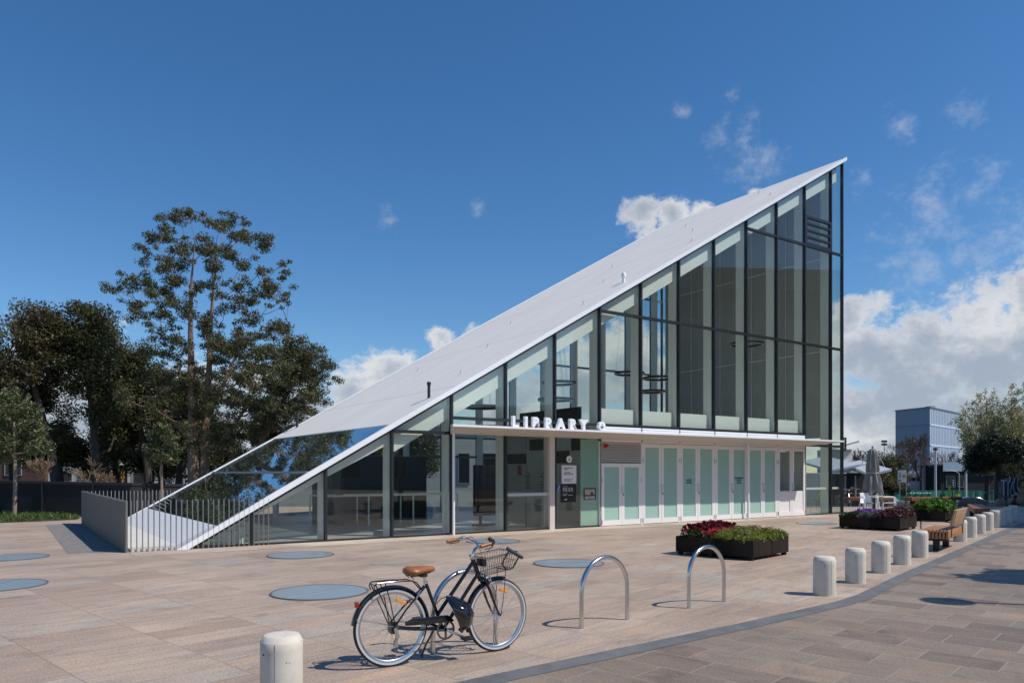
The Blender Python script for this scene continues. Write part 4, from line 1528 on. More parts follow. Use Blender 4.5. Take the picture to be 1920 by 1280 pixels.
def pbox(x0, x1, y0, y1):
    m_ = MB()
    w_ = .03
    z0, z1 = .06, .37
    m_.box(x0, x1, y0, y0 + w_, z0, z1).box(x0, x1, y1 - w_, y1, z0, z1).box(x0, x0 + w_, y0 + w_, y1 - w_, z0, z1).box(x1 - w_, x1, y0 + w_, y1 - w_, z0, z1)
    m_.box(x0 + w_, x1 - w_, y0 + w_, y1 - w_, z0 + .02, .31)
    return m_


for x0, x1 in ((-A_, -.006), (.006, A_)):
    for y0, y1 in ((-B_, -.006), (.006, B_)):
        q_ = pbox(x0, x1, y0, y1).build('box', plm, pl, bevel=.004)
        for x_ in (x0 + .07, x1 - .07):
            for y_ in (y0 + .07, y1 - .07):
                MB().box(x_ - .04, x_ + .04, y_ - .04, y_ + .04, 0, .06).build('foot', plm, q_, smooth=False)
pl2 = dup(pl, (10.77, 21.82, 0), PRZ, 'dark brown planter box with purple flowers and dark red leaves before the white chairs')
pl3 = dup(pl, (14.33, 25.75, 0), PRZ, 'dark brown planter box with bright green broad leaves beside the shaded paving')


def bed(name, label, cat, P0, boxr, n, rad, z, size, m, seed, hump=0.1, up=.3, aspect=.45, flat=.8, nl=40, group=None):
    """a bed of plants in the frame of the planter at P0"""
    rng = np.random.default_rng(seed)
    x0, x1, y0, y1 = boxr
    X = rng.uniform(x0, x1, n)
    Y = rng.uniform(y0, y1, n)
    ex = 1 - np.maximum(np.abs((X - (x0 + x1) / 2) / (x1 - x0) * 2) ** 4, np.abs((Y - (y0 + y1) / 2) / (y1 - y0) * 2) ** 4) * .8
    Z = z + hump * ex * (0.5 + rng.random(n))
    o = leaf_mesh(name, np.stack([X, Y, Z], 1), np.full(n, rad) * (.7 + .6 * rng.random(n)), nl, size, m, None, seed, flat, aspect, up)
    o.location = P0
    o.rotation_euler = (0, 0, PRZ)
    if label:
        tag(o, label, cat, group, 'stuff')
    return o


lg = leafmat('leaf_dark', (.012, .03, .010), (.03, .06, .018), (.06, .10, .03))
lred = leafmat('petal_darkred', (.06, .004, .008), (.14, .008, .014), (.26, .02, .03))
lpink = leafmat('petal_red', (.38, .012, .03), (.60, .02, .05), (.72, .06, .10))
lgr = leafmat('leaf_lime', (.09, .12, .018), (.20, .24, .035), (.34, .36, .08))
ltip = leafmat('leaf_rusty', (.10, .05, .02), (.20, .13, .04), (.30, .22, .08))
lpur = leafmat('petal_purple', (.16, .07, .30), (.28, .14, .48), (.42, .26, .60))
lsil = leafmat('leaf_silver', (.05, .055, .045), (.12, .125, .11), (.24, .24, .22))
lmar = leafmat('leaf_maroon', (.025, .008, .012), (.07, .018, .026), (.20, .09, .10))
lbr = leafmat('leaf_bright', (.03, .085, .01), (.08, .17, .02), (.16, .28, .05))
P0 = pl.location
bed('flower_bed', 'dark red flowers with green leaves in the nearest planter', 'flowers', P0, (-.74, .74, .12, .78), 170, .075, .39, .028, lg, 1, .10, nl=34)
bed('flower_bed', 'deep red blooms among leaves in the far half of the nearest planter', 'flowers', P0, (-.70, .72, .14, .78), 230, .03, .46, .024, lred, 2, .12, nl=14, aspect=.8)
bed('flower_bed', 'bright red blooms at the front middle of the nearest planter', 'flowers', P0, (-.74, .25, -.02, .36), 170, .03, .44, .026, lpink, 3, .06, nl=14, aspect=.8)
bed('ornamental_shrubs', 'lime green feathery shrubs filling the near half of the nearest planter', 'shrubs', P0, (-.74, .74, -.80, .10), 260, .09, .36, .028, lgr, 4, .10, nl=62, up=.5, aspect=.3)
bed('ornamental_shrubs', 'rust tinged tips on the lime green shrubs of the nearest planter', 'shrubs', P0, (-.6, .7, -.76, .06), 130, .06, .46, .02, ltip, 5, .07, nl=12, up=.7, aspect=.25)
P0 = pl2.location
bed('ground_cover', 'dark green leaves at the corner end of the purple planter', 'ground cover', P0, (-.74, .74, .3, .80), 120, .08, .36, .035, lg, 6, .05, nl=34)
bed('flower_bed', 'purple blooms in the planter before the white chairs', 'flowers', P0, (-.30, .74, .05, .66), 110, .04, .42, .030, lpur, 7, .09, nl=14, aspect=.8)
bed('ground_cover', 'silver grey leaves in the middle of the purple planter', 'ground cover', P0, (-.74, .70, -.30, .32), 130, .08, .37, .034, lsil, 8, .07, nl=30)
bed('ground_cover', 'dark maroon leaves at the bench end of the purple planter', 'ground cover', P0, (-.74, .74, -.80, -.2), 170, .09, .38, .038, lmar, 9, .13, nl=36)
bed('flower_spikes', 'thin reddish flower spikes above the maroon leaves', 'flowers', P0, (.0, .74, -.78, .0), 60, .09, .56, .025, leafmat('spike_red', (.12, .05, .045), (.2, .1, .09), (.3, .18, .16)), 10, .1, nl=10, up=1.2, aspect=.15)
P0 = pl3.location
bed('leafy_plants', 'broad bright green leaves heaped in the planter by the shaded paving', 'plants', P0, (-.74, .74, -.80, .1), 170, .12, .38, .08, lbr, 11, .20, nl=26, aspect=.6)
bed('ground_cover', 'low grey green cover beside the broad bright green leaves', 'ground cover', P0, (-.74, .74, .12, .80), 120, .08, .36, .04, lsil, 12, .06, nl=30)

# ------------------------------------------------------------------ timber bench
wood = mat('bench_timber', (.36, .17, .075), .5, var=.3, vscale=3, stretch=(.4, 9, 9), bump=.05)
woodl = mat('bench_timber_sunlit', (.46, .27, .15), .5, var=.18, vscale=3, stretch=(.4, 9, 9))  # paler copy of the timber, bright sun on the backrest in its colour
bdir = Vector((.64, .77, 0)).normalized()
bn0 = Vector((8.77, 15.44, 0))
be = thing('timber_bench', 'slatted timber bench with a backrest between the bollards', 'bench', bn0, math.atan2(bdir.y, bdir.x))
for k in range(9):
    y_ = -.26 + k * .065
    MB().box(-.02, 1.80, y_ - .021, y_ + .021, .27, .445).build('seat_slat', wood, be, bevel=.004)
for x_ in (.35, 1.4):
    MB().box(x_ - .05, x_ + .05, -.20, .20, .20, .27).box(x_ - .05, x_ + .05, -.06, .06, 0, .22).build('leg', blackp, be, bevel=.004)
for x_ in (.30, 1.62):
    mb = MB()
    mb.bar((x_, -.285, .30), (x_, -.295, .50), .03, .012, (0, 1, 0)).bar((x_, -.295, .50), (x_, -.385, .86), .03, .012, (0, 1, 0))
    mb.bar((x_, -.285, .30), (x_, -.1, .265), .03, .012)
    mb.build('back_bracket', blackp, be, smooth=False)
MB().obox((.96, -.325, .70), (.76, 0, 0), (0, -.042, .165), (0, .018, .006)).build('backrest', woodl, be, bevel=.006)
MB().tube([(.30, -.30, .60), (.30, -.12, .62), (.30, .27, .62), (.30, .285, .60), (.30, .285, .43)], .012, 8).build('armrest', blackp, be)
MB().tube([(.30, -.29, .66), (.30, -.22, .68), (.30, -.2, .8), (.30, -.27, .84), (.30, -.33, .8)], .010, 8).build('arm_loop', blackp, be)


wood2 = mat('bench_timber_red', (.25, .095, .038), .5, var=.3, vscale=3, stretch=(.4, 9, 9))


def longbench(pa, pb, label, h=.46):
    pa, pb = Vector(pa), Vector(pb)
    L = (pb - pa).length
    d = (pb - pa).normalized()
    t_ = thing('long_bench', label, 'bench', pa, math.atan2(d.y, d.x), 'long backless timber benches')
    for k in range(6):
        y_ = -.2 + k * .08
        MB().box(0, L, y_ - .034, y_ + .034, h - .17, h).build('seat_slat', wood2, t_, bevel=.004)
    n = max(2, int(L / 1.4))
    for i in range(n):
        x_ = .4 + (L - .8) * i / (n - 1)
        MB().box(x_ - .06, x_ + .06, -.18, .18, 0, h - .17).build('leg', blackp, t_, smooth=False)
    return t_


a_, c_ = G(1588, 949), G(1674, 949)
longbench(a_, c_, 'long timber bench behind the white plastic chairs')
a_, c_ = G(1702, 950), G(1796, 948)
longbench(a_, c_, 'long timber bench behind the bright green planter')
a_, c_ = Vector((17.6, 28.2, 0)), Vector((15.7, 24.75, 0))
longbench(a_, c_, 'long timber bench in the shade by the far bollards', h=.44)

# ------------------------------------------------------------------ umbrella, table, white chairs
Zu = 30.4
up_ = P(1636, 0, Zu)
up_.z = 0
um = thing('folded_umbrella', 'tall grey market umbrella folded and tied with a strap', 'umbrella', up_)
fab = mat('umbrella_grey', (.20, .20, .205), .85, var=.12, vscale=3)
mb = MB()
lv = [(2.62, .05), (2.56, .13), (2.45, .165), (2.1, .20), (1.75, .235), (1.62, .205), (1.55, .23), (1.3, .31), (1.05, .33), (.85, .36), (.80, .30)]
n = 40
vs, fs = [], []
for j, (z_, r_) in enumerate(lv):
    for k in range(n):
        a = 2 * PI * k / n
        fold = 1 + (.20 if z_ < 2.5 else .06) * math.sin(8 * a + z_ * .8)
        jag = .10 * math.sin(4 * a + 1) * (1 if z_ < 1.1 else 0)
        vs.append((r_ * fold * math.cos(a), r_ * fold * math.sin(a), z_ + jag))
for j in range(len(lv) - 1):
    for k in range(n):
        fs.append((j * n + k, j * n + (k + 1) % n, (j + 1) * n + (k + 1) % n, (j + 1) * n + k))
mb.add(vs, fs)
cv = mb.build('canopy', fab, um, ang=60)
MB().lathe([(.225, 1.60), (.235, 1.60), (.235, 1.65), (.225, 1.65)], 30, closed=True).build('strap', mat('strap_pale', (.5, .46, .4), .7), cv)
MB().tube([(0, 0, 0), (0, 0, 2.66)], .028, 10).lathe([(1e-5, 2.66), (.05, 2.66), (.035, 2.72), (1e-5, 2.74)], 12).build('pole', mat('pole_grey', (.3, .3, .3), .4), um)
MB().box(-.35, .35, -.35, .35, 0, .06).build('base', dark, um, bevel=.01)
wp = mat('white_plastic', (.80, .82, .83), .4)
ct = thing('white_chair', 'white plastic armchair seen from the front, nearest the glass corner', 'chair', up_ + Vector((-.42, -.55, 0)), 0, 'white plastic armchairs round the umbrella')
prof = [(-.19, .43), (.0, .415), (.20, .42), (.235, .47), (.265, .62), (.30, .80), (.31, .815)]
pts, n_ = [], len(prof)
for i, (y_, z_) in enumerate(prof):
    w_ = .24 if i < 3 else .23 - .012 * (i - 3)
    pts += [(-w_, y_, z_), (0, y_ + (.03 if i > 2 else 0), z_ - (.012 if i < 3 else 0)), (w_, y_, z_)]
q3 = 3 * n_
fs = []
for i in range(n_ - 1):
    for k in (0, 1):
        fs.append((3 * i + k, 3 * i + k + 1, 3 * i + k + 4, 3 * i + k + 3))
        fs.append((q3 + 3 * i + k, q3 + 3 * i + k + 3, q3 + 3 * i + k + 4, q3 + 3 * i + k + 1))
MB().add(pts + [(p[0], p[1] + (.018 if j >= 9 else 0), p[2] - (.022 if j < 9 else .0)) for j, p in enumerate(pts)], fs).build('shell', wp, ct)
for s in (-1, 1):
    MB().tube([(s * .25, -.20, 0), (s * .255, -.19, .40), (s * .27, -.20, .60), (s * .275, -.16, .645), (s * .275, .05, .655), (s * .26, .24, .64)], [.026, .024, .022, .026, .026, .02], 8).build('front_leg', wp, ct)
    MB().tube([(s * .24, .30, 0), (s * .23, .24, .42)], [.026, .026], 8).build('rear_leg', wp, ct)
dup(ct, up_ + Vector((.55, -.30, 0)), R(68), 'white plastic armchair turned sideways under the umbrella')
dup(ct, up_ + Vector((.30, .75, 0)), R(170), 'white plastic armchair half hidden on the far side of the umbrella')
tb = thing('cafe_table', 'small dark pedestal table between the white plastic chairs', 'table', up_ + Vector((-.05, -.1, 0)))
MB().tube([(0, -.15, 0), (0, -.15, .68)], .04, 10).build('pedestal', dark, tb)
MB().lathe([(1e-5, .68), (.3, .68), (.3, .705), (1e-5, .705)], 28, (0, -.15, 0)).build('table_top', wp, tb)
MB().lathe([(1e-5, 0), (.22, 0), (.2, .03), (1e-5, .035)], 24, (0, -.15, 0)).build('foot', dark, tb)

# ------------------------------------------------------------------ hoarding, grass bed
hoard = mat('hoarding_black', (.012, .012, .014), .85, var=.3, vscale=1.5, bump=.25, bscale=25)
ho = thing('hoarding_fence', 'black site hoarding running behind the rod fence and under the trees', 'fence', (0, 0, 0))
hp_ = [P(-420, 0, 30.2), P(-100, 0, 28.6), P(245, 0, 26.9), P(430, 0, 30.5), P(470, 0, 34)]
hh = [1.42, 1.38, 1.27, 1.12, 1.1]
hp_ = [Vector((p.x, p.y, 0)) for p in hp_]
ho.location = hp_[0]
for i in range(4):
    a, c = hp_[i] - hp_[0], hp_[i + 1] - hp_[0]
    d = (c - a).normalized()
    n_ = Vector((-d.y, d.x, 0)) * .03
    mb = MB()
    mb.add([a - n_, c - n_, c + n_, a + n_, a - n_ + Vector((0, 0, hh[i])), c - n_ + Vector((0, 0, hh[i + 1])), c + n_ + Vector((0, 0, hh[i + 1])), a + n_ + Vector((0, 0, hh[i]))],
           [(3, 2, 1, 0), (4, 5, 6, 7), (0, 1, 5, 4), (1, 2, 6, 5), (2, 3, 7, 6), (3, 0, 4, 7)])
    mb.build('cloth_panel', hoard, ho, smooth=False)
    mb = MB()
    mb.bar(a - n_ * 1.6 + Vector((0, 0, hh[i] - .05)), c - n_ * 1.6 + Vector((0, 0, hh[i + 1] - .05)), .03, .1)
    L = (c - a).length
    for k in range(int(L / 2.2) + 1):
        q_ = a + d * (2.2 * k)
        mb.box(q_.x - n_.x - .03, q_.x - n_.x + .03, q_.y - n_.y - .035, q_.y - n_.y - .005, 0, .97 * min(hh[i], hh[i + 1]))
    mb.build('rail_and_posts', mat('hoarding_rail', (.017, .017, .019), .6), ho, smooth=False)
bedpoly = [G(-260, 972), G(-40, 981.5), G(60, 977.5), G(142, 974), G(150, 970.5), G(0, 966.5), G(-260, 962)]
mb = MB()
mb.add([(p.x, p.y, .02) for p in bedpoly] + [(p.x, p.y, -.02) for p in bedpoly], [tuple(range(7))] + [(i, 7 + i, 7 + (i + 1) % 7, (i + 1) % 7) for i in range(7)])
tag(mb.build('garden_bed', mat('soil', (.05, .04, .03), .9, bump=.4), smooth=False), kind='structure')
rng = np.random.default_rng(5)
cs_, k_ = [], 0
while len(cs_) < 420:
    x_, y_ = rng.uniform(-250, 148), rng.uniform(963, 981)
    p = G(x_, y_)
    ins, j = False, 6
    for i in range(7):
        a, c = bedpoly[i], bedpoly[j]
        if (a.y > p.y) != (c.y > p.y) and p.x < (c.x - a.x) * (p.y - a.y) / (c.y - a.y) + a.x:
            ins = not ins
        j = i
    if ins:
        cs_.append((p.x, p.y, .09))
gm = leafmat('strap_leaf', (.03, .060, .012), (.07, .12, .025), (.15, .21, .06))
o = leaf_mesh('strappy_grass', cs_, np.full(len(cs_), .12), 26, .11, gm, None, 9, .7, .08, .6)
tag(o, 'green strappy grass clumps in the bed along the black hoarding', 'grass', None, 'stuff')

# ------------------------------------------------------------------ trees, left
bark = mat('gum_bark', (.22, .145, .10), .85, var=.45, vscale=1.6, stretch=(3, 3, .35), bump=.3, bscale=8)
barkd = mat('dark_bark', (.06, .045, .035), .9, var=.4, vscale=2, stretch=(3, 3, .4), bump=.3, bscale=8)
barkp = mat('pale_bark', (.24, .19, .14), .85, var=.35, vscale=5, stretch=(2, 2, .5), bump=.2)
gum = leafmat('gum_leaf', (.042, .050, .021), (.094, .099, .040), (.175, .165, .075), .32)
gum2 = leafmat('dense_leaf', (.033, .041, .016), (.078, .083, .032), (.15, .14, .06), .28)
gum3 = leafmat('olive_leaf', (.035, .048, .018), (.085, .10, .040), (.17, .18, .08), .2)


def tree(name, label, base, trunk, clumps, rad, m, bk_, n=90, size=.13, r0=.3, seed=1, group=None, flat=.75, aspect=.42, shell=.45, up=0.0, arc=.12, cat='tree', upw=.6, minr=.02):
    """trunk: [(offset from base, radius)], clumps: centres relative to the base"""
    t_ = thing(name, label, cat, base, 0, group)
    rg = random.Random(seed)
    mb = MB()
    for tr_ in trunk:
        mb.tube([p for p, r in tr_], [r for p, r in tr_], 10)
    nodes = [(p, r) for tr_ in trunk for p, r in tr_[1:]]
    grow(mb, nodes, clumps, r0, rg, arc=arc, upw=upw, minr=minr)
    mb.build('trunk', bk_, t_)
    leaf_mesh('crown', clumps, rad, n, size, m, t_, seed, flat, aspect, up, shell)
    return t_


def px_clumps(lst, Y, base, depth, rg, rscale):
    out, rad = [], []
    for x, y in lst:
        p = P(x, y, Y + rg.uniform(-depth, depth)) - base
        out.append(p)
        rad.append(rscale * rg.uniform(.75, 1.25))
    return out, rad


Z1 = 42.0
b1 = P(372, 0, Z1)
b1.z = gz(b1.x, Z1) - .05
T1C = [(1010, 115), (1080, 110), (1110, 150), (1155, 140), (1240, 140), (1300, 165), (1360, 185), (1390, 215), (1200, 165), (980, 150), (900, 200), (930, 190), (950, 250), (870, 215), (855, 265),
       (1370, 240), (1420, 255), (1470, 280), (1440, 275), (1345, 235), (820, 325), (850, 350), (870, 395), (885, 430), (905, 440), (950, 480), (985, 300), (1000, 360), (970, 380), (1050, 390), (1090, 400), (1080, 330), (1100, 265),
       (1190, 295), (1200, 360), (1180, 320), (1270, 330), (1290, 380), (1310, 360), (1260, 400), (1380, 410), (1230, 430), (1490, 405), (1540, 410), (1500, 480), (1480, 510), (1565, 480), (1540, 520), (1600, 560), (1590, 585),
       (640, 540), (690, 535), (730, 530), (790, 480), (780, 520), (830, 530), (890, 525), (850, 590), (930, 600), (960, 540), (1010, 520), (1110, 490), (1130, 540), (1060, 560), (900, 570),
       (1330, 510), (1300, 540), (1400, 560), (1450, 570), (1510, 600), (1540, 640), (1430, 620), (1370, 600), (1240, 520), (1200, 560), (1260, 600), (1290, 660), (1400, 670), (1460, 700), (1430, 740), (1330, 620), (1370, 720),
       (800, 640), (860, 680), (900, 700), (970, 690), (920, 640), (760, 650), (700, 640), (840, 740), (900, 760), (960, 770), (1000, 640), (1040, 700),
       (1560, 770), (1530, 790), (1470, 800), (1420, 830), (1520, 850), (1340, 840), (1300, 780), (1380, 780), (1160, 740), (1200, 690), (1170, 800), (1230, 880), (1290, 900), (1150, 900), (1180, 940), (1240, 960), (1220, 760), (1250, 820),
       (1480, 920), (1500, 960), (1440, 980), (1400, 1000), (1330, 980), (1350, 1080), (1300, 1130), (1260, 1180), (1400, 1150), (1460, 1080), (1380, 910), (1430, 900), (1280, 1020), (1220, 1060), (1340, 1180), (1440, 1200),
       (880, 820), (900, 880), (960, 860), (1000, 930), (900, 950), (1060, 960), (940, 1010), (880, 1080), (960, 1150), (1020, 1100), (1000, 1200), (1120, 1180), (1060, 1050), (860, 1180), (1180, 1150), (1120, 1090), (1030, 1010), (830, 900)]
rg = random.Random(3)
cl, rd = px_clumps([(x / 2.998, 360 + y / 2.998) for x, y in T1C], Z1, b1, 3.6, rg, .46)
def split(cl, rd, k, sp, rs, rg):
    a, b_ = [], []
    for c_, r_ in zip(cl, rd):
        for i in range(k):
            a.append(c_ + Vector((rg.gauss(0, sp), rg.gauss(0, sp), rg.gauss(0, sp * .55))))
            b_.append(r_ * rs * rg.uniform(.6, 1.4))
    return a, b_


for q_ in range(120):                    # lower and back fill
    i = rg.randrange(len(cl))
    c_ = cl[i]
    if c_.z < 9:
        cl.append(c_ + Vector((rg.uniform(-1.2, 1.2), rg.uniform(-3, 3), rg.uniform(-.8, .5))))
        rd.append(.5)
cl, rd = split(cl, rd, 3, .36, .80, rg)
rel = lambda x, y, dy=0.0: P(x, y, Z1 + dy) - b1
trunks = [[(Vector((-.25, 0, 0)), .34), (rel(362, 860), .30), (rel(361, 780), .25), (rel(359, 700, .3), .20), (rel(357, 620, .4), .14), (rel(358, 540, .2), .08), (rel(362, 490, .0), .045), (rel(366, 450, .0), .02)],
          [(Vector((.25, .1, 0)), .33), (rel(382, 860, .4), .28), (rel(385, 790, .5), .22), (rel(392, 700, .8), .17), (rel(395, 610, .8), .11), (rel(400, 540, .6), .06), (rel(412, 460), .02)],
          [(rel(386, 848, .4), .16), (rel(400, 835, .2), .14), (rel(425, 815, 0), .12), (rel(450, 780, -.4), .09), (rel(470, 745, -.6), .06)],
          [(rel(385, 790, .5), .15), (rel(410, 740, 1), .12), (rel(432, 690, 1.4), .09), (rel(455, 640, 1.6), .06)],
          [(rel(362, 830), .13), (rel(335, 800, -.5), .10), (rel(305, 770, -1), .07)]]
tree('gum_tree', 'tall open gum tree rising behind the black hoarding, highest tree in view', b1, trunks, cl, rd, gum, bark, n=125, size=.068, seed=11, flat=.65, arc=.07, minr=.022, shell=.62)


def dense(name, label, x, y0, y1, wpx, Y, m, seed, ncl=120, n=120, rad=.8, size=.15, trunkx=None, group=None, bk_=None, holes=0.0, base_z=None):
    """tree with a full crown: ellipsoid of lobes with an uneven outline"""
    rg = random.Random(seed)
    b_ = P(trunkx if trunkx is not None else x, 0, Y)
    b_.z = (gz(b_.x, Y) if base_z is None else base_z) - .05
    c0 = P(x, (y0 + y1) / 2, Y) - b_
    hz_ = (y1 - y0) / 2 * Y / F
    hx_ = wpx / 2 * Y / F
    lobes = []
    for k in range(14):
        a = rg.uniform(0, 2 * PI)
        el = rg.uniform(-.5, 1.1)
        lobes.append((Vector((math.cos(a) * .55 * math.cos(el), math.sin(a) * .55 * math.cos(el), .66 * math.sin(el))), rg.uniform(.24, .44)))
    lobes.append((Vector((rg.uniform(-.15, .15), 0, .6)), .4))
    cl, rd = [], []
    while len(cl) < ncl:
        lc, lr = rg.choice(lobes)
        d = Vector((rg.gauss(0, 1), rg.gauss(0, 1), rg.gauss(0, 1))).normalized() * lr * rg.uniform(.55, 1.05)
        q = lc + d
        cl.append(c0 + Vector((q.x * hx_, q.y * hx_, q.z * hz_)))
        rd.append(rad * rg.uniform(.7, 1.3))
    top = c0 + Vector((0, 0, hz_ * .5))
    tr = [[(Vector((0, 0, 0)), .28), (Vector((c0.x * .3 + .1, .1, c0.z * .45)), .24), (Vector((c0.x * .8, 0, c0.z)), .17), (top, .07)]]
    return tree(name, label, b_, tr, cl, rd, m, bk_ or barkd, n=int(n * 1.7), size=size * .70, seed=seed, group=group)


GT = 'dense trees behind the black hoarding'
dense('dense_tree', 'dense dark tree at the left edge with a rusty brown top', 48, 540, 880, 190, 46, leafmat('rusty_leaf', (.036, .036, .015), (.082, .072, .030), (.15, .12, .055), .25), 21, 170, 150, .85, .14, 110, GT)
dense('dense_tree', 'dense dark tree with pale olive top, second from the left edge', 165, 562, 890, 150, 47, gum2, 22, 150, 150, .85, .14, 180, GT)
dense('dense_tree', 'dense dark tree in the gap left of the tall gum tree', 250, 640, 900, 150, 50, gum2, 23, 150, 150, .85, .14, 282, GT)
dense('dense_tree', 'dense dark tree filling in behind the tall gum trunks', 340, 700, 905, 150, 52, gum2, 24, 130, 140, .85, .14, 330, GT)
dense('dense_tree', 'dense dark tree cut by the left picture edge', -70, 570, 890, 160, 48, gum2, 25, 120, 130, .85, .14, -60, GT)
for k_, (x_, y0_, y1_, w_, Y_) in enumerate(((20, 770, 925, 150, 53), (110, 790, 925, 120, 52), (215, 790, 925, 130, 54), (300, 800, 925, 110, 55), (410, 780, 925, 120, 50))):
    dense('understory_bush', ['leafy dark bush under the rusty tree at the left edge', 'leafy dark bush behind the pale bare shrub', 'leafy dark bush above the yellow sign', 'leafy dark bush behind the slim young tree', 'leafy dark bush right of the gum trunks'][k_], x_, y0_, y1_, w_, Y_, gum2, 200 + k_, 70, 120, .8, .14, None, 'bushes under the dense trees')
# right-hand gum clump leaning over the roof
Z6 = 40.0
b6 = P(478, 0, Z6)
b6.z = gz(b6.x, Z6) - .05
T6C = [(1640, 840), (1680, 850), (1710, 880), (1620, 900), (1640, 960), (1680, 940), (1730, 940), (1580, 930), (1600, 1000), (1680, 1010), (1740, 1010), (1760, 940), (1580, 1080), (1540, 1120), (1640, 1090), (1700, 1080), (1780, 1070),
       (1620, 1150), (1680, 1170), (1730, 1140), (1640, 1200), (1520, 1180), (1580, 1210), (1460, 1230), (1660, 900), (1720, 1040), (1560, 1010), (1500, 1130), (1440, 1160), (1400, 1230), (1500, 1250), (1560, 1260), (1640, 1250),
       (1340, 1240), (1380, 1300), (1300, 1320), (1420, 1310), (1480, 1300), (1250, 1380), (1330, 1400), (1400, 1390), (1280, 1460), (1350, 1480)]
rg = random.Random(8)
cl, rd = px_clumps([(x / 2.998, 360 + y / 2.998) for x, y in T6C], Z6, b6, 2.5, rg, .52)
for q_ in range(70):
    c_ = cl[rg.randrange(len(T6C))]
    cl.append(c_ + Vector((rg.gauss(0, .5), rg.uniform(-3, 4.5), rg.gauss(0, .5))))
    rd.append(.5)
cl, rd = split(cl, rd, 3, .36, .80, rg)
r6 = lambda x, y, dy=0.0: P(x, y, Z6 + dy) - b6
tree('gum_tree', 'lower leaning gum tree whose crown meets the roof edge', b6, [[(Vector((0, 0, 0)), .22), (r6(485, 850), .18), (r6(505, 780), .13), (r6(530, 710), .08), (r6(545, 660), .04)], [(r6(490, 830), .10), (r6(525, 770), .07), (r6(565, 735), .04)]], cl, rd, gum, bark, n=125, size=.068, seed=12, flat=.65, arc=.07, minr=.022, shell=.62)
dense('olive_tree', 'small rounded olive green tree just above the roof glass top', 505, 795, 850, 70, 44, gum3, 31, 50, 110, .55, .12, 505)
# young trees
s1 = G(27, 971)
c1 = [P(27 + x, y, s1.y + z) - s1 for x, y, z in [(0, 745, 0), (-30, 770, .5), (25, 772, -.4), (-50, 800, .2), (0, 795, .8), (40, 802, .2), (-20, 825, -.6), (20, 830, .5), (-55, 835, 0), (50, 838, -.2), (0, 850, .2), (-35, 850, .5), (30, 810, .7), (-10, 770, -.6), (-70, 815, .3)]]
tree('young_tree', 'young tree with thin bare trunk standing in the grass bed', s1, [[(Vector((0, 0, 0)), .075), (Vector((.03, 0, 1.2)), .065), (P(28, 860, s1.y) - s1, .055), (P(26, 790, s1.y) - s1, .03)]], c1, [.52] * len(c1), gum3, barkp, n=330, size=.075, seed=41, arc=.06, minr=.012)
s2 = G(303, 981) * 1.0
s2 = P(303, 0, 27.6)
s2.z = 0
c2 = [P(305 + x, y, s2.y + z) - s2 for x, y, z in [(0, 803, 0), (-14, 818, .2), (14, 820, -.2), (0, 832, .3), (-20, 840, 0), (20, 842, .2), (0, 855, -.3), (-14, 862, .2), (14, 862, 0)]]
tree('young_tree', 'slim young tree behind the rods at the low roof corner', s2, [[(Vector((0, 0, 0)), .06), (P(303, 900, s2.y) - s2, .05), (P(304, 840, s2.y) - s2, .03)]], c2, [.36] * len(c2), gum3, barkp, n=240, size=.07, seed=42, arc=.06, minr=.01)
tw = leafmat('dry_twig', (.16, .11, .07), (.22, .16, .10), (.30, .22, .15), 0)


def bare(name, label, base, H, spread, seed, m, levels=5, r0=.16, lean=(0, 0), group=None):
    t_ = thing(name, label, 'tree', base, 0, group)
    rg = random.Random(seed)
    mb, mb2 = MB(), MB()

    def br(p, d, L, r, lv):
        q = p + d * L
        mid = p + d * L * .5 + Vector((rg.uniform(-1, 1), rg.uniform(-1, 1), 0)) * L * .06
        (mb if lv > levels - 3 else mb2).tube([p, mid, q], [max(r, .012), max(r * .85, .012), max(r * .68, .010)], 8 if lv > levels - 3 else 3, caps=False)
        if lv == 0:
            return
        for k in range(4 if 1 < lv < 4 else 3 if lv > 1 else 6):
            a = rg.uniform(0, 2 * PI)
            s = spread * rg.uniform(.6, 1.15)
            o_ = d.orthogonal().normalized()
            o2 = d.cross(o_)
            nd_ = (d + (o_ * math.cos(a) + o2 * math.sin(a)) * s + Vector((0, 0, .22))).normalized()
            br(p + d * L * rg.uniform(.62, 1.0), nd_, L * rg.uniform(.62, .84), r * .56, lv - 1)
    br(Vector((0, 0, 0)), Vector((lean[0], lean[1], 1)).normalized(), H * .24, r0, levels)
    mb.build('trunk', barkd if m is None else m, t_)
    mb2.build('twigs', mat('twig_brown', (.19, .14, .11), .9) if m is None else m, t_, smooth=False)
    return t_


brushm = mat('dry_brush', (.20, .14, .09), .9)
for x_, l_, sd in ((178, 'bare dry brushy shrub poking above the hoarding, the larger', 1), (78, 'bare pale shrub poking above the hoarding near the left edge', 2)):
    q_ = P(x_, 0, 34)
    q_.z = 0
    bare('dry_shrub', l_, q_, 3.4 if sd == 1 else 3.8, 1.1 if sd == 1 else .6, 50 + sd, brushm, 4, .05)

# ------------------------------------------------------------------ buildings behind the left trees
bz = 66.0
wl = mat('render_white', (.50, .50, .49), .8, var=.12, vscale=.6)
wg = mat('render_grey', (.30, .31, .31), .8, var=.12, vscale=.6)
dkg = mat('window_dark', (.015, .018, .02), .15)
brk = mat('brick_brown', (.12, .06, .045), .9, var=.3, vscale=3)


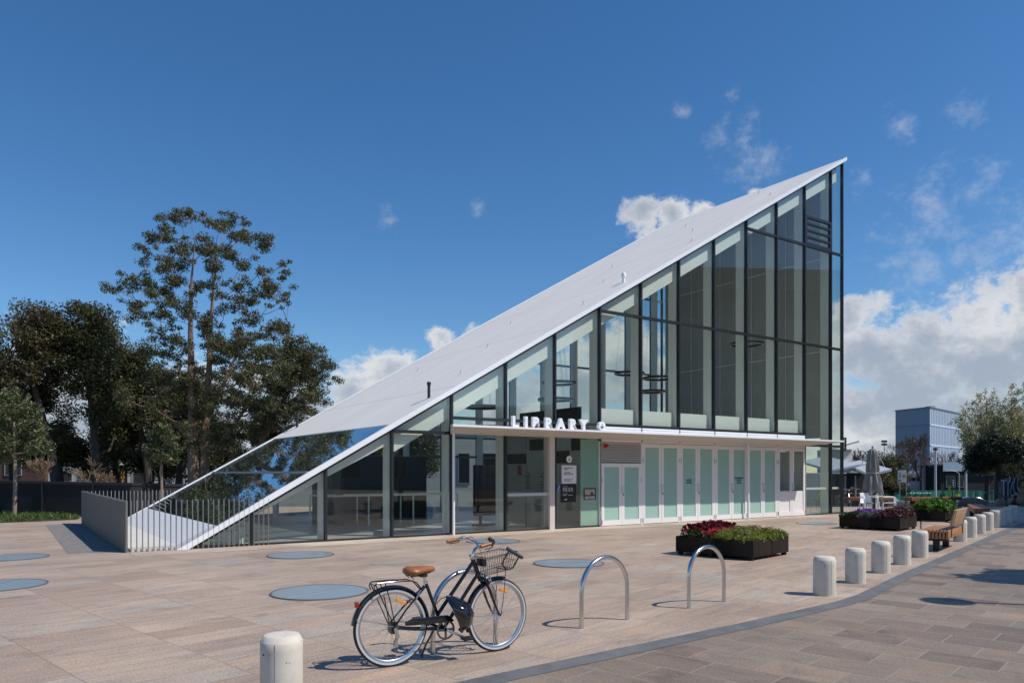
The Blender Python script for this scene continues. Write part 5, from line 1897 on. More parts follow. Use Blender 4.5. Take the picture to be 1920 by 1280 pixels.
def block(name, label, x0, x1, ytop, Y, depth, m, zb=None, cat='building', rows=(), roofm=None, rz=0):
    """plain building with real openings set in its front: rows = [(x0, x1, y0, y1)] photo pixels"""
    a, c = P(x0, ytop, Y), P(x1, ytop, Y)
    zb = gz(0, Y) if zb is None else zb
    t_ = thing(name, label, cat, ((a.x + c.x) / 2, Y, zb))
    W_, H_ = (c.x - a.x) / 2, a.z - zb
    MB().box(-W_, W_, 0, depth, 0, H_).build('wall', m, t_, smooth=False)
    MB().box(-W_ - .15, W_ + .15, -.2, depth + .15, H_, H_ + .18).build('roof', roofm or wg, t_, smooth=False)
    for (xa, xb, ya, yb) in rows:
        p, q = P(xa, ya, Y), P(xb, yb, Y)
        cx_ = (a.x + c.x) / 2
        f_ = MB()
        u0, u1, h0, h1 = p.x - cx_, q.x - cx_, q.z - zb, p.z - zb
        f_.box(u0 - .05, u1 + .05, -.08, -.003, h0 - .06, h0).box(u0 - .05, u1 + .05, -.08, -.003, h1, h1 + .06).box(u0 - .05, u0, -.08, -.003, h0, h1).box(u1, u1 + .05, -.08, -.003, h0, h1)
        w_ = f_.build('window', wg, t_, smooth=False)
        MB().box(u0, u1, -.03, -.004, h0, h1).build('pane', dkg, w_, smooth=False)
    return t_


block('shop_building', 'low white shop building glimpsed under the dense trees', 90, 215, 856, bz, 8, wl, rows=[(150, 205, 884, 902), (112, 135, 884, 902)])
block('brick_building', 'low brown brick building behind the trees at the left edge', -160, 85, 850, bz + 4, 8, brk, rows=[(-60, -30, 866, 890), (10, 40, 866, 890)])
block('white_building', 'white building behind the gum trunks with a yellow sign', 216, 420, 846, bz + 2, 9, wl, rows=[(250, 290, 880, 905), (300, 330, 862, 885)])
rs_ = block('rear_shop', 'long pale grey building seen through the library glass', 470, 1090, 800, 64, 8, mat('brick_pale', (.42, .42, .40), .85, var=.15, vscale=2, stretch=(.3, 1, 5)), rows=[(560, 600, 850, 885), (640, 680, 850, 885), (860, 880, 850, 905), (905, 935, 850, 885), (1000, 1040, 850, 885)])
for k_, (x_, y_, w_, h_) in enumerate(((700, 858, 70, 80), (785, 850, 80, 90))):
    dense('rear_bush', ['leafy tree behind the low end of the library, left', 'leafy tree behind the low end of the library, right'][k_], x_, y_ - 40, y_ + 60, w_, 50, gum2, 300 + k_, 60, 110, .7, .14, None, 'trees seen through the library glass')
q_ = P(231, 902, bz - .5)
ys_ = thing('upright_sign', 'narrow black upright sign with yellow lettering among the tree trunks', 'sign', q_)
MB().box(-.35, .35, -.06, .06, -.6, 1.45).build('board', black, ys_, smooth=False)
text('lettering', 'S\nH\nO\nP', .42, mat('sign_yellow', (.75, .42, .02), .5), ys_, (0, -.065, 1.02), ext=.004, bold=.012, line=.95)
q_ = P(348, 909, 56.0)
n32 = thing('number_sign', 'black panel with big white number 32 beside the gum trunk', 'sign', q_)
MB().box(-.36, .36, -.03, .03, -1.2, .78).build('board', black, n32, smooth=False)
text('number', '32', .66, wink, n32, (0, -.034, .06), ext=.003, bold=.012)
yp = P(277, 955, 28.6)
fl = thing('yellow_flowers', 'yellow flowering plant behind the rods at the low roof corner', 'plant', (yp.x, yp.y, 0))
MB().tube([(0, 0, 0), (.03, 0, .25)], .012, 6).build('stem', barkp, fl)
leaf_mesh('bloom', [(0, 0, .32), (.14, 0, .30), (-.14, .05, .27)], [.13, .1, .1], 120, .04, leafmat('yellow_petal', (.30, .28, .01), (.55, .50, .02), (.7, .62, .05)), fl, 77)
# lamp posts against the sky by the roof edge
for x_, yt, l_, Yp in ((508, 793, 'black lamp post by the olive tree above the roof edge', 48), (402, 795, 'black pole in front of the gum tree foliage', 46)):
    q_ = P(x_, 0, Yp)
    q_.z = gz(q_.x, Yp)
    zt_ = P(x_, yt, Yp).z - q_.z
    lp_ = thing('lamp_post', l_, 'lamp post', q_)
    MB().tube([(0, 0, 0), (0, 0, zt_ - .4)], .07, 10).build('pole', dark, lp_)
    MB().lathe([(.06, zt_ - .4), (.15, zt_ - .38), (.15, zt_), (.05, zt_ + .05), (1e-5, zt_ + .05)], 16).build('head', dark, lp_)

# ------------------------------------------------------------------ right background
cube_b = mat('cladding_blue', (.21, .26, .33), .55, var=.05, vscale=.3, stretch=(1, 1, .1))
cube_l = mat('cladding_pale', (.38, .45, .53), .55, var=.06, vscale=.5, stretch=(1.6, 1.6, .05))
Yc = 200.0
pc, pl_, pr_ = P(1743.5, 763, Yc), P(1679, 772, Yc + 12), P(1800, 778, Yc + 22)
zc = -2.2
cb_ = thing('blue_clad_building', 'tall plain block clad in blue and pale blue panels far behind the trees', 'building', (pc.x, pc.y, zc))
ht = pc.z - zc
mb = MB()
A2 = Vector((pl_.x - pc.x, pl_.y - pc.y, 0))
B2 = Vector((pr_.x - pc.x, pr_.y - pc.y, 0))
c4 = [Vector((0, 0, 0)), B2, A2 + B2, A2]
mb.cm = 0
up3 = Vector((0, 0, ht))
mb.add(c4 + [p + up3 for p in c4], [(4, 5, 6, 7), (3, 0, 4, 7), (1, 2, 6, 5), (2, 3, 7, 6)])
mb.cm = 1
mb.add([c4[0], c4[1], c4[1] + up3, c4[0] + up3], [(0, 1, 2, 3)])
mb.build('wall', [cube_b, cube_l], cb_, smooth=False)
mb = MB()
na, nb = A2.normalized(), B2.normalized()
offA, offB = Vector((na.y, -na.x, 0)), Vector((nb.y, -nb.x, 0))
offA = offA if offA.y < 0 else -offA
offB = offB if offB.y < 0 else -offB
for i in range(1, 20):
    p = B2 * i / 20 + offB * .06
    mb.bar(p, p + up3, .12, .12, (0, 1, 0))
for f in (.52, .78):
    mb.bar(B2 * .0 + offB * .08 + up3 * f, B2 + offB * .08 + up3 * f, .15, .35)
mb.build('panel_joints', mat('joint_pale', (.6, .68, .76), .5), cb_, smooth=False)
mb = MB()
for f in (.52, .78):
    mb.bar(offA * .06 + up3 * f, A2 + offA * .06 + up3 * f, .12, .12)
mb.bar(offA * .1 + up3, A2 + offA * .1 + up3, .3, .3)
mb.bar(offB * .1 + up3, B2 + offB * .1 + up3, .3, .3)
mb.build('roof_trim', mat('trim_blue', (.14, .18, .23), .5), cb_, smooth=False)
MB().box(1.0, 2.6, 2, 4, ht, ht + .5).build('roof_plant', wl, cb_, smooth=False)

# station with butterfly canopies
stw = mat('station_white', (.60, .60, .57), .6, var=.1, vscale=1.5, stretch=(.2, 1, 6))
Ys = 62.0
sp_ = P(1600, 0, Ys)
stn = thing('station_building', 'pale station building with butterfly canopies beyond the glass corner', 'building', (sp_.x, Ys, -1.7))
sp3 = lambda x, y, Y=Ys: P(x, y, Y) - Vector((sp_.x, Ys, -1.7))


def qbox(mbx, x0, x1, y0, y1, Y=Ys, d=3.0):
    a, c = sp3(x0, y1, Y), sp3(x1, y0, Y)
    mbx.box(a.x, c.x, a.y, a.y + d, a.z, c.z)
    return mbx


qbox(MB(), 1560, 1597, 842, 866).build('tower', stw, stn, smooth=False)
qbox(qbox(MB(), 1560, 1610, 864, 868, Ys - .6), 1560, 1620, 868, 886, Ys - .3).build('wall', stw, stn, smooth=False)
a, c, e, f = sp3(1560, 843, Ys - 1), sp3(1611, 829, Ys - 1), sp3(1611, 829, Ys + 4), sp3(1560, 843, Ys + 4)
th_ = Vector((0, 0, .16))
MB().add([a, c, e, f, a + th_, c + th_, e + th_, f + th_], [(3, 2, 1, 0), (4, 5, 6, 7), (0, 1, 5, 4), (1, 2, 6, 5), (2, 3, 7, 6), (3, 0, 4, 7)]).build('skillion_roof', stw, stn, smooth=False)
cvm = mat('canopy_zinc', (.50, .53, .56), .4)
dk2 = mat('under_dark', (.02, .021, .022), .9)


def wing(x0, y0, x1, y1, Y0, Y1):
    a, c = sp3(x0, y0, Y0), sp3(x1, y1, Y0)
    e, f = sp3(x1, y1, Y0), sp3(x0, y0, Y0)
    dy = Vector((0, Y1 - Y0, .75))
    e, f = e + dy, f + dy
    MB().add([a, c, e, f, a + th_, c + th_, e + th_, f + th_], [(3, 2, 1, 0), (4, 5, 6, 7), (0, 1, 5, 4), (1, 2, 6, 5), (2, 3, 7, 6), (3, 0, 4, 7)]).build('canopy_wing', cvm, stn, smooth=False)


wing(1560, 885, 1612, 874, Ys - 7, Ys - 1)
wing(1605, 881, 1630, 892, Ys - 7, Ys - 2)
wing(1630, 892, 1672, 883, Ys - 7, Ys - 2)
qbox(MB(), 1560, 1642, 888, 975, Ys, 2).build('canopy_shade', dk2, stn, smooth=False)  # near-black box standing in for the shade under the canopy wings
mb = MB()
for x_ in (1585, 1604, 1622, 1642):
    a = sp3(x_, 930, Ys - 4)
    mb.tube([(a.x, a.y, 0), (a.x, a.y, 3.1)], .06, 8)
for (x_, y_, x2, y2) in ((1628, 850, 1614, 872), (1642, 842, 1662, 882), (1645, 874, 1652, 884)):
    mb.tube([sp3(x_, y_, Ys - 4), sp3(x2, y2, Ys - 4)], .03, 6)
a = sp3(1629, 850, Ys - 4)
mb.box(a.x - .1, a.x + .1, a.y - .1, a.y + .1, 0, a.z)
mb.build('steel_props', wl, stn, smooth=False)
gb = P(1597.5, 915, Ys - 5)
glb = thing('globe_lamp', 'small white globe lamp under the dark station canopy', 'lamp', gb)
MB().ball((0, 0, 0), .11, 10).build('globe', wp, glb)
MB().tube([(0, 0, .1), (0, 0, 1.0)], .015, 6).build('stem', dark, glb)
# low buildings and hoarding across the street
block('white_shop', 'white low shop across the street behind the bare tree', 1652, 1742, 872, 112, 9, wl, -2.2, rows=[(1704, 1716, 895, 901), (1719, 1727, 895, 901), (1671, 1690, 882, 892)])
block('brown_shop', 'brown brick building with a tan band right of the bare tree', 1736, 1768, 880, 114, 9, mat('tan_render', (.24, .19, .14), .9, var=.2, vscale=1), -2.2, rows=[(1744, 1756, 893, 904)])
ds_ = block('dark_shop', 'dark shop front with a pale sign band near the poplar trees', 1764, 2030, 872, 108, 9, dk2, -2.2, rows=[(1774, 1790, 892, 912), (1796, 1806, 892, 912)], roofm=wg)
a = P(1769, 861, 107.5)
MB().box(-10.2, -1.8, -.4, -.25, 4.0, 5.3).build('sign_band', mat('band_blue', (.42, .52, .58), .5), ds_, smooth=False)
gmesh = mat('green_cloth', (.012, .16, .10), .7, var=.3, vscale=.5, bump=.2, bscale=3)
a, c = P(1660, 0, 99), P(1868, 0, 99)
gf = thing('green_hoarding', 'green shade cloth hoarding along the far side of the street', 'fence', (a.x, 99, -2.2))
L = c.x - a.x
mb = MB()
n = 60
vs, fs = [], []
for i in range(n + 1):
    x_ = L * i / n
    vs += [(x_, .05 * math.sin(i * 1.7), 0.05), (x_, .05 * math.sin(i * 1.7 + 1), 1.42 + .03 * math.sin(i * .9)), (x_, .03 + .05 * math.sin(i * 1.7), 0.05), (x_, .03 + .05 * math.sin(i * 1.7 + 1), 1.42 + .03 * math.sin(i * .9))]
for i in range(n):
    fs += [(4 * i, 4 * i + 4, 4 * i + 5, 4 * i + 1), (4 * i + 2, 4 * i + 3, 4 * i + 7, 4 * i + 6), (4 * i + 1, 4 * i + 5, 4 * i + 7, 4 * i + 3)]
mb.add(vs, fs)
mb.build('shade_cloth', gmesh, gf)
mb = MB()
for i in range(0, n + 1, 5):
    mb.tube([(L * i / n, .12, 0), (L * i / n, .12, 1.5)], .03, 6)
mb.build('posts', steel, gf)
mb = MB()
for i in range(9):
    mb.box(2.4 + i * .42, 2.7 + i * .42, -.09, -.07, 1.02, 1.16)
mb.build('banner_marks', wink, gf, smooth=False)
# trees right
GR = 'trees on the far side of the street'
dense('bushy_tree', 'olive brown bushy tree behind the folded umbrella', 1640, 850, 950, 85, 88, leafmat('ochre_leaf', (.045, .044, .018), (.10, .09, .036), (.18, .155, .065), .2), 61, 90, 130, .9, .17, None, GR)
dense('bushy_tree', 'dark bushy tree between the umbrella and the street sign', 1672, 852, 945, 60, 92, gum2, 62, 70, 130, .9, .17, None, GR)
dense('bushy_tree', 'lower dark bushy tree left of the folded umbrella', 1612, 868, 950, 50, 90, gum2, 63, 60, 120, .9, .17, None, GR)


def poplar(label, x, ytop, ybot, wpx, Y, seed):
    rg = random.Random(seed)
    b_ = P(x, 0, Y)
    b_.z = -2.2
    cl, rd = [], []
    hx_ = wpx / 2 * Y / F
    for k in range(54):
        a, r_ = rg.uniform(0, 2 * PI), hx_ * math.sqrt(rg.random())
        zt_ = P(0, ytop + (ybot - ytop) * (.0 + .38 * (r_ / hx_) ** 1.8 + rg.uniform(0, .12)), Y).z + 2.2
        for j in range(12):
            f_ = j / 11
            z_ = 4.2 + (zt_ - 4.2) * f_
            s_ = .45 + .55 * f_
            cl.append(Vector((r_ * math.cos(a) * s_ + rg.uniform(-.4, .4), r_ * math.sin(a) * s_ + rg.uniform(-.4, .4), z_)))
            rd.append(.58 * (1 - .38 * f_))
    top_ = P(0, ytop + 25, Y).z + 2.2
    return tree('poplar_tree', label, b_, [[(Vector((0, 0, 0)), .3), (Vector((.1, 0, 4)), .24), (Vector((0, .1, top_ * .7)), .13), (Vector((0, 0, top_)), .04)]], cl, rd, leafmat('spring_leaf', (.19, .19, .075), (.35, .33, .14), (.50, .46, .25), .45), barkd, n=36, size=.12, seed=seed, group='tall feathery trees by the street', flat=1.3, shell=.6, up=.5, arc=.04)


poplar('tall feathery olive tree beside the blue clad building', 1850, 722, 900, 118, 90, 71)
poplar('tall feathery olive tree cut by the right picture edge', 1925, 706, 900, 110, 86, 72)
dense('round_dark_tree', 'round glossy dark evergreen tree above the parked car', 1872, 808, 925, 112, 58, leafmat('glossy_leaf', (.010, .018, .009), (.022, .034, .015), (.055, .07, .032), .08), 65, 130, 150, .55, .12, 1870)
bb_ = P(1728, 0, 106)
bb_.z = -2.2
bare('bare_tree', 'big bare tree with spreading brown twigs in front of the blue clad building', bb_, 13.5, .80, 81, None, 6, .26, (-.02, 0), 'bare trees by the street')
bb_ = P(1690, 0, 112)
bb_.z = -2.2
bare('bare_tree', 'smaller bare tree behind the bushy trees, left of the big bare tree', bb_, 11.0, .75, 82, None, 5, .2, (0, 0), 'bare trees by the street')
bb_ = P(1756, 0, 110)
bb_.z = -2.2
bare('bare_tree', 'leaning bare tree right of the big bare tree', bb_, 11.5, .7, 83, None, 5, .22, (.25, 0), 'bare trees by the street')
bb_ = P(1612, 0, 100)
bb_.z = -2.2
bare('bare_tree', 'thin bare twiggy tree above the station roof', bb_, 8.6, .3, 84, None, 5, .14, (0, 0), 'bare trees by the street')

# poles, signs, lights
polew = mat('pole_white', (.62, .62, .60), .5)


def pole(name, label, cat, x, ytop, Y, r, m, headf=None, group=None):
    q = P(x, 0, Y)
    q.z = gz(q.x, Y)
    h = P(x, ytop, Y).z - q.z
    t_ = thing(name, label, cat, q, 0, group)
    MB().tube([(0, 0, 0), (0, 0, h)], [r, r * .8], 10).build('pole', m, t_)
    if headf:
        headf(t_, h)
    return t_


def h_post(t_, h):
    MB().lathe([(.1, h - .05), (.32, h + .0), (.32, h + .14), (.1, h + .3), (1e-5, h + .3)], 16).build('lamp_head', dark, t_)


def h_arm(t_, h):
    MB().tube([(0, 0, h), (-.5, 0, h + .35), (-1.4, 0, h + .5)], .04, 6).box(-2.0, -1.3, -.12, .12, h + .45, h + .56).build('lamp_arm', polew, t_)


def h_flat(t_, h):
    MB().box(-.17, .10, -.06, .06, h, h + .05).build('lamp_head', wp, t_, bevel=.01)


def h_flood(t_, h):
    mb = MB()
    for dx in (-.24, .24):
        for dz in (0, .5):
            mb.obox((dx, 0, h - dz), (.19, 0, 0), (0, .1, .05), (0, -.07, .13))
    mb.box(-.45, .45, -.03, .03, h - .03, h + .03).box(-.45, .45, -.03, .03, h - .53, h - .47)
    mb.build('floodlights', dark, t_, smooth=False)


pole('street_lamp', 'white lamp pole with black head in front of the green hoarding', 'street lamp', 1754, 843, 97, .16, polew, h_post)
pole('flag_pole', 'tall white pole between the dark shop and the round dark tree', 'pole', 1811, 806, 96, .14, polew)
pole('street_lamp', 'small grey street lamp with curved arm before the dark shop', 'street lamp', 1799, 888, 103, .06, steel, h_arm)
pole('street_lamp', 'short lamp with flat white head under the round dark tree', 'street lamp', 1883, 901, 44, .035, steel, h_flat)
pole('floodlight_mast', 'distant floodlight mast with four lamps above the bushy trees', 'floodlight', 1658, 827, 120, .06, dark, h_flood)


def h_tl(t_, h):
    mb = MB()
    mb.box(-.18, .18, -.14, .14, h - .9, h)
    b_ = mb.build('signal_box', dark, t_, bevel=.02)
    for k in range(3):
        MB().lathe([(1e-5, -.16), (.09, -.16), (.09, -.14), (1e-5, -.14)], 14, (0, 0, h - .16 - .29 * k), 'y').build('signal_lens', polew if k else mat('lens_grey', (.5, .5, .48), .3), b_)


pole('traffic_light', 'traffic light with three lenses before the dark shop', 'traffic light', 1786, 898, 94, .06, dark, h_tl)
yq = mat('safety_yellow', (.62, .50, .02), .5)


def h_yel(t_, h):
    MB().lathe([(.13, 0), (.13, 2.2), (.1, 2.25)], 12).build('yellow_sleeve', yq, t_)


pole('marker_post', 'slim green pole with a yellow sleeve at its foot by the street', 'post', 1780, 894, 92, .08, mat('pole_green', (.03, .14, .13), .5), h_yel)
yb = P(1796, 932, 86)
yb.z = -2.2
ybt = thing('yellow_sign', 'small yellow road sign on a post before the green hoarding', 'sign', yb)
MB().tube([(0, 0, 0), (0, 0, 1.2)], .03, 6).build('post', steel, ybt)
MB().box(-.28, .28, -.02, .02, .75, 1.35).build('plate', yq, ybt, smooth=False)
Yq = 36.6
q_ = P(1691, 0, Yq)
q_.z = gz(q_.x, Yq)
sg = thing('street_sign', 'blue grey parking sign board on two thin posts behind the planters', 'sign', q_)
ztp, zbt = P(0, 881, Yq).z - q_.z, P(0, 904, Yq).z - q_.z
for x_ in (-.08, .24):
    MB().tube([(x_, .03, 0), (x_, .03, ztp)], .02, 8).build('post', steel, sg)
sgm = mat('sign_greyblue', (.30, .36, .44), .5)
MB().box(-.2, .005, -.012, .012, zbt, ztp).build('plate', sgm, sg, smooth=False)
MB().box(.010, .20, -.012, .012, zbt, ztp).build('plate', mat('sign_grey', (.38, .40, .43), .5), sg, smooth=False)
bi = mat('sign_ink_blue', (.03, .06, .20), .5)
mb = MB()
for k in range(4):
    mb.box(-.14, -.06, -.018, -.012, ztp - .16 - .07 * k, ztp - .13 - .07 * k)
mb.lathe([(1e-5, -.018), (.045, -.018), (.045, -.012), (1e-5, -.012)], 16, (-.13, 0, zbt + .1), 'y')
mb.box(-.06, -.03, -.018, -.012, zbt + .06, zbt + .14)
mb.build('symbols', bi, sg, smooth=False)
mb = MB()
zc_ = (ztp + zbt) / 2 + .02
mb.lathe([(.055, -.018), (.075, -.018), (.075, -.012), (.055, -.012)], 24, (.105, 0, zc_), 'y', closed=True)
mb.bar((.055, -.015, zc_ + .05), (.155, -.015, zc_ - .05), .006, .014, (0, 1, 0)).box(.08, .13, -.018, -.012, zc_ - .17, zc_ - .15)
mb.build('symbols', mat('sign_ink_red', (.28, .05, .06), .5), sg, smooth=False)
for x_, l_ in ((1699, 'short black post left of the long bench behind the planter'), (1764, 'left of two short black posts above the long bench'), (1769.5, 'right of two short black posts above the long bench')):
    q = P(x_, 0, 36.8 if x_ < 1750 else 40)
    q.z = gz(q.x, q.y)
    t_ = thing('black_post', l_, 'post', q, 0, 'short black posts')
    MB().lathe([(.045, 0), (.045, .8 if x_ > 1750 else .42), (.03, .84 if x_ > 1750 else .45), (1e-5, .85 if x_ > 1750 else .46)], 14).build('post', dark, t_)
# vertical shop sign by the glass corner
q_ = P(1581.5, 832, 40)
vs_ = thing('blade_sign', 'narrow black blade sign with red and white marks beside the glass corner', 'sign', q_)
MB().box(-.10, .14, -.05, .05, -.35, .35).build('board', dark, vs_, smooth=False)
mb = MB()
for k in range(3):
    mb.tube([(-.02 + .05 * math.sin(a * .6), -.056, .28 - .2 * k - a * .03) for a in range(6)], .016, 6)
mb.build('white_marks', wink, vs_)
MB().box(-.06, .0, -.058, -.052, -.3, -.2).build('red_mark', red, vs_, smooth=False)
q3_ = q_.copy()
MB().tube([(-.02, 0, -.35), (-.02, 0, -q_.z + gz(q_.x, q_.y))], .03, 8).build('post', dark, vs_)


# ------------------------------------------------------------------ cars, bikes, rail, fins, rocks, seated figure
def car(label, base, rz, paint, L=4.6):
    t_ = thing('parked_car', label, 'car', base, rz, 'cars parked in the street')
    prof = [(-2.28, .45), (-2.30, .70), (-2.22, .92), (-1.75, .98), (-1.15, 1.36), (-.4, 1.45), (.25, 1.42), (.95, 1.05), (1.7, .92), (2.2, .75), (2.30, .5), (2.25, .28), (-2.2, .28)]
    mb = MB()
    n = len(prof)
    secs = [(-.86, .86, .9), (-.80, .97, 1), (.80, .97, 1), (.86, .86, .9)]
    vs, fs = [], []
    for y_, s_, e_ in [(-.88, 1, 0), (-.62, 1, 1), (.62, 1, 1), (.88, 1, 0)]:
        for x_, z_ in prof:
            zz = z_ if e_ or z_ < .93 else .93 + (z_ - .93) * .0
            vs.append((x_ * (1 if e_ else .985), y_, zz))
    # greenhouse leans in: body sides at full width below the belt line
    for j in range(3):
        for i in range(n):
            fs.append((j * n + i, j * n + (i + 1) % n, (j + 1) * n + (i + 1) % n, (j + 1) * n + i))
    fs += [tuple(range(n - 1, -1, -1)), tuple(3 * n + i for i in range(n))]
    mb.add(vs, fs)
    mb.build('body', paint, t_, ang=40, bevel=.03)
    for s in (-1, 1):
        g_ = MB()
        ya, yb_ = s * .885, s * .64
        poly = [(-1.62, .97), (-1.1, 1.31), (-.4, 1.40), (.22, 1.37), (.85, 1.02), (.7, .965)]
        vs = []
        for x_, z_ in poly:
            f_ = (z_ - .93) / .5
            vs.append((x_, ya + (yb_ - ya) * f_ + s * .012, z_))
        g_.add(vs + [(x_, y_ - s * .02, z_) for x_, y_, z_ in vs], [tuple(range(6)), tuple(range(11, 5, -1))] + [(i, (i + 1) % 6, 6 + (i + 1) % 6, 6 + i) for i in range(6)])
        g_.build('side_window', dkg, t_, smooth=False)
        for wx_ in (-1.38, 1.38):
            w_ = MB().lathe([(1e-5, -.10), (.24, -.10), (.33, -.08), (.33, .08), (.24, .10), (1e-5, .10)], 24, (wx_, s * .82, .33), 'y').build('wheel', rub, t_)
            MB().lathe([(1e-5, -.115), (.20, -.115), (.22, -.10), (.22, .10), (.20, .115), (1e-5, .115)], 20, (wx_, s * .82, .33), 'y').build('rim', alu, w_)
        MB().obox((2.2, s * .62, .70), (.06, 0, -.03), (0, .16, 0), (0.02, 0, .06)).build('headlight', wp, t_, bevel=.01)
        MB().obox((-2.27, s * .62, .80), (.03, 0, 0), (0, .16, 0), (0, 0, .07)).build('tail_light', red, t_, bevel=.01)
        MB().obox((.72, s * .97, .98), (.05, 0, 0), (0, .09, 0), (0, 0, .06)).build('mirror', paint, t_, bevel=.02)
    return t_


paint = mat('car_dark', (.03, .034, .040), .22, metal=.3, coat=.8)
q_ = P(1826, 0, 71)
car('dark grey sedan parked beyond the shaded benches', (q_.x, q_.y, -2.15), R(-8), paint)
q_ = P(1662, 0, 76)
car('silver grey car glimpsed behind the umbrella and street sign', (q_.x, q_.y, -2.2), R(-14), mat('car_silver', (.28, .30, .32), .3, metal=.5, coat=.6))
for k, (x_, l_, a_) in enumerate(((1583, 'black bicycle parked by the glass corner, the nearest of the distant three', 60), (1596, 'black bicycle with brown bags among the distant three', 75), (1608, 'black bicycle nearest to the long orange bench of the distant three', 50))):
    q = P(x_, 0, 38.0 + .3 * k)
    dup(bk, (q.x, q.y, gz(q.x, q.y)), R(a_), l_, 'bicycles parked beyond the glass corner')
railm = mat('rail_grey', (.20, .22, .25), .4, metal=.6)
q0 = P(1852, 0, 40)
q0.z = gz(q0.x, 40)
hr_ = thing('handrail', 'grey double handrail sloping down at the right edge', 'handrail', q0)
RP = lambda x, y, Y=40.0: P(x, y, Y) - q0
mb = MB()
mb.tube([RP(1822, 924, 41), RP(1824, 918, 41), RP(1830, 916.5, 41), RP(1836, 918, 41), RP(1846, 923, 40.6), RP(1849, 924)], .03, 8)
mb.tube([RP(1847, 924), RP(1846, 921.8), RP(1862, 921.4), RP(1888, 931.5), RP(1908, 932.5)], .03, 8)
mb.tube([RP(1853, 925.5), RP(1862, 926.5), RP(1870, 927)], .02, 8)
mb.build('rail', railm, hr_)
for x_, y_ in ((1829, 917), (1853.5, 922), (1860, 922), (1882, 929), (1900, 932)):
    p = RP(x_, y_)
    MB().tube([(p.x, p.y, 0), (p.x, p.y, p.z)], .028, 8).build('post', railm, hr_)
finm = mat('fin_bluegrey', (.055, .075, .10), .6)
fine = mat('fin_edge', (.62, .64, .66), .5)
Yf = 43.0
for k, (x_, tilt, l_) in enumerate(((1886, .0, 'first curved steel fin from the handrail'), (1892, .05, 'second curved steel fin from the handrail'), (1902, -.15, 'tall curved steel fin with bright edges, third from the handrail'), (1914, -.3, 'outermost curved steel fin cut by the right edge'))):
    q = P(x_, 0, Yf + .4 * k)
    q.z = gz(q.x, q.y)
    t_ = thing('steel_fin', l_, 'sculpture', q, 0, 'curved blue grey steel fins')
    top = P(0, 896 if k > 1 else 903, Yf).z - q.z
    curve = [(tilt * (1 - math.cos(PI * f)) * .5 + .08 * math.sin(2.2 * PI * f) * (k > 0), f * top) for f in [i / 12 for i in range(13)]]
    w_ = .12
    mb = MB()
    for i in range(12):
        (x0, z0), (x1, z1) = curve[i], curve[i + 1]
        mb.add([(x0 - w_, 0, z0), (x0 + w_, 0, z0), (x1 + w_, 0, z1), (x1 - w_, 0, z1), (x0 - w_, .5, z0), (x0 + w_, .5, z0), (x1 + w_, .5, z1), (x1 - w_, .5, z1)], [(0, 1, 2, 3), (7, 6, 5, 4), (0, 3, 7, 4), (1, 5, 6, 2)] + ([(3, 2, 6, 7)] if i == 11 else []))
    mb.build('blade', finm, t_)
    e_ = MB()
    for s in (-1, 1):
        e_.tube([(x0 + s * w_, -.01, z0) for x0, z0 in curve], .026, 6)
    e_.build('edge', fine, t_)
rock = mat('sandstone', (.36, .26, .16), .85, var=.35, vscale=3, bump=.5, bscale=8)
for x_, y_, s_, l_ in ((1876, 943, .34, 'sandstone block behind the far end of the handrail'), (1911, 940, .5, 'larger sandstone block under the outermost steel fin')):
    q = P(x_, 0, 42)
    q.z = gz(q.x, 42)
    t_ = MB().ball((0, 0, s_ * .8), s_, 8, (1.1, .9, 1.1))
    rr = random.Random(int(x_))
    t_.v = [(a + rr.uniform(-.1, .1) * s_, c + rr.uniform(-.1, .1) * s_, e + rr.uniform(-.1, .1) * s_) for a, c, e in t_.v]
    o = t_.build('sandstone_rock', rock, ang=15)
    o.location = q
    tag(o, l_, 'rock', 'sandstone blocks by the steel fins')


def skin(name, joints, edges, m, parent, sub=2):
    me = bpy.data.meshes.new(name)
    me.from_pydata([j[0] for j in joints], edges, [])
    o = bpy.data.objects.new(name, me)
    col.objects.link(o)
    me.materials.append(m)
    md = o.modifiers.new('s', 'SKIN')
    sv_ = me.skin_vertices[0].data
    for i, j in enumerate(joints):
        sv_[i].radius = (j[1], j[1])
    sv_[0].use_root = True
    ms = o.modifiers.new('u', 'SUBSURF')
    ms.levels = sub
    ms.render_levels = sub
    dg = bpy.context.evaluated_depsgraph_get()
    dg.update()
    m2 = bpy.data.meshes.new_from_object(o.evaluated_get(dg))
    bpy.data.objects.remove(o)
    m2.name = name
    m2.polygons.foreach_set('use_smooth', [True] * len(m2.polygons))
    m2.materials.clear()
    m2.materials.append(m)
    o = bpy.data.objects.new(name, m2)
    col.objects.link(o)
    o.parent = parent
    return o


# small figure crouched in dark red by the shaded bollards (local: faces +x)
Yp = 31.4
q = P(1897, 0, Yp)
q.z = 0
ps = thing('person', 'person in dark red clothes crouching in the shade by the right edge', 'person', q, R(-20))
S_ = .72
J = [((0, 0, .26), .13), ((.04, 0, .42), .13), ((.10, 0, .58), .12), ((.14, 0, .68), .05), ((.17, 0, .74), .05), ((.19, 0, .82), .09), ((.20, 0, .90), .07),
     ((.05, .10, .26), .085), ((.30, .14, .40), .065), ((.14, .14, .08), .045), ((.24, .14, .035), .035), ((.05, -.10, .26), .085), ((.30, -.14, .40), .065), ((.14, -.14, .08), .045), ((.24, -.14, .035), .035),
     ((.12, .17, .60), .05), ((.22, .22, .42), .04), ((.38, .16, .42), .032), ((.43, .14, .41), .026), ((.12, -.17, .60), .05), ((.22, -.22, .42), .04), ((.38, -.16, .42), .032), ((.43, -.14, .41), .026)]
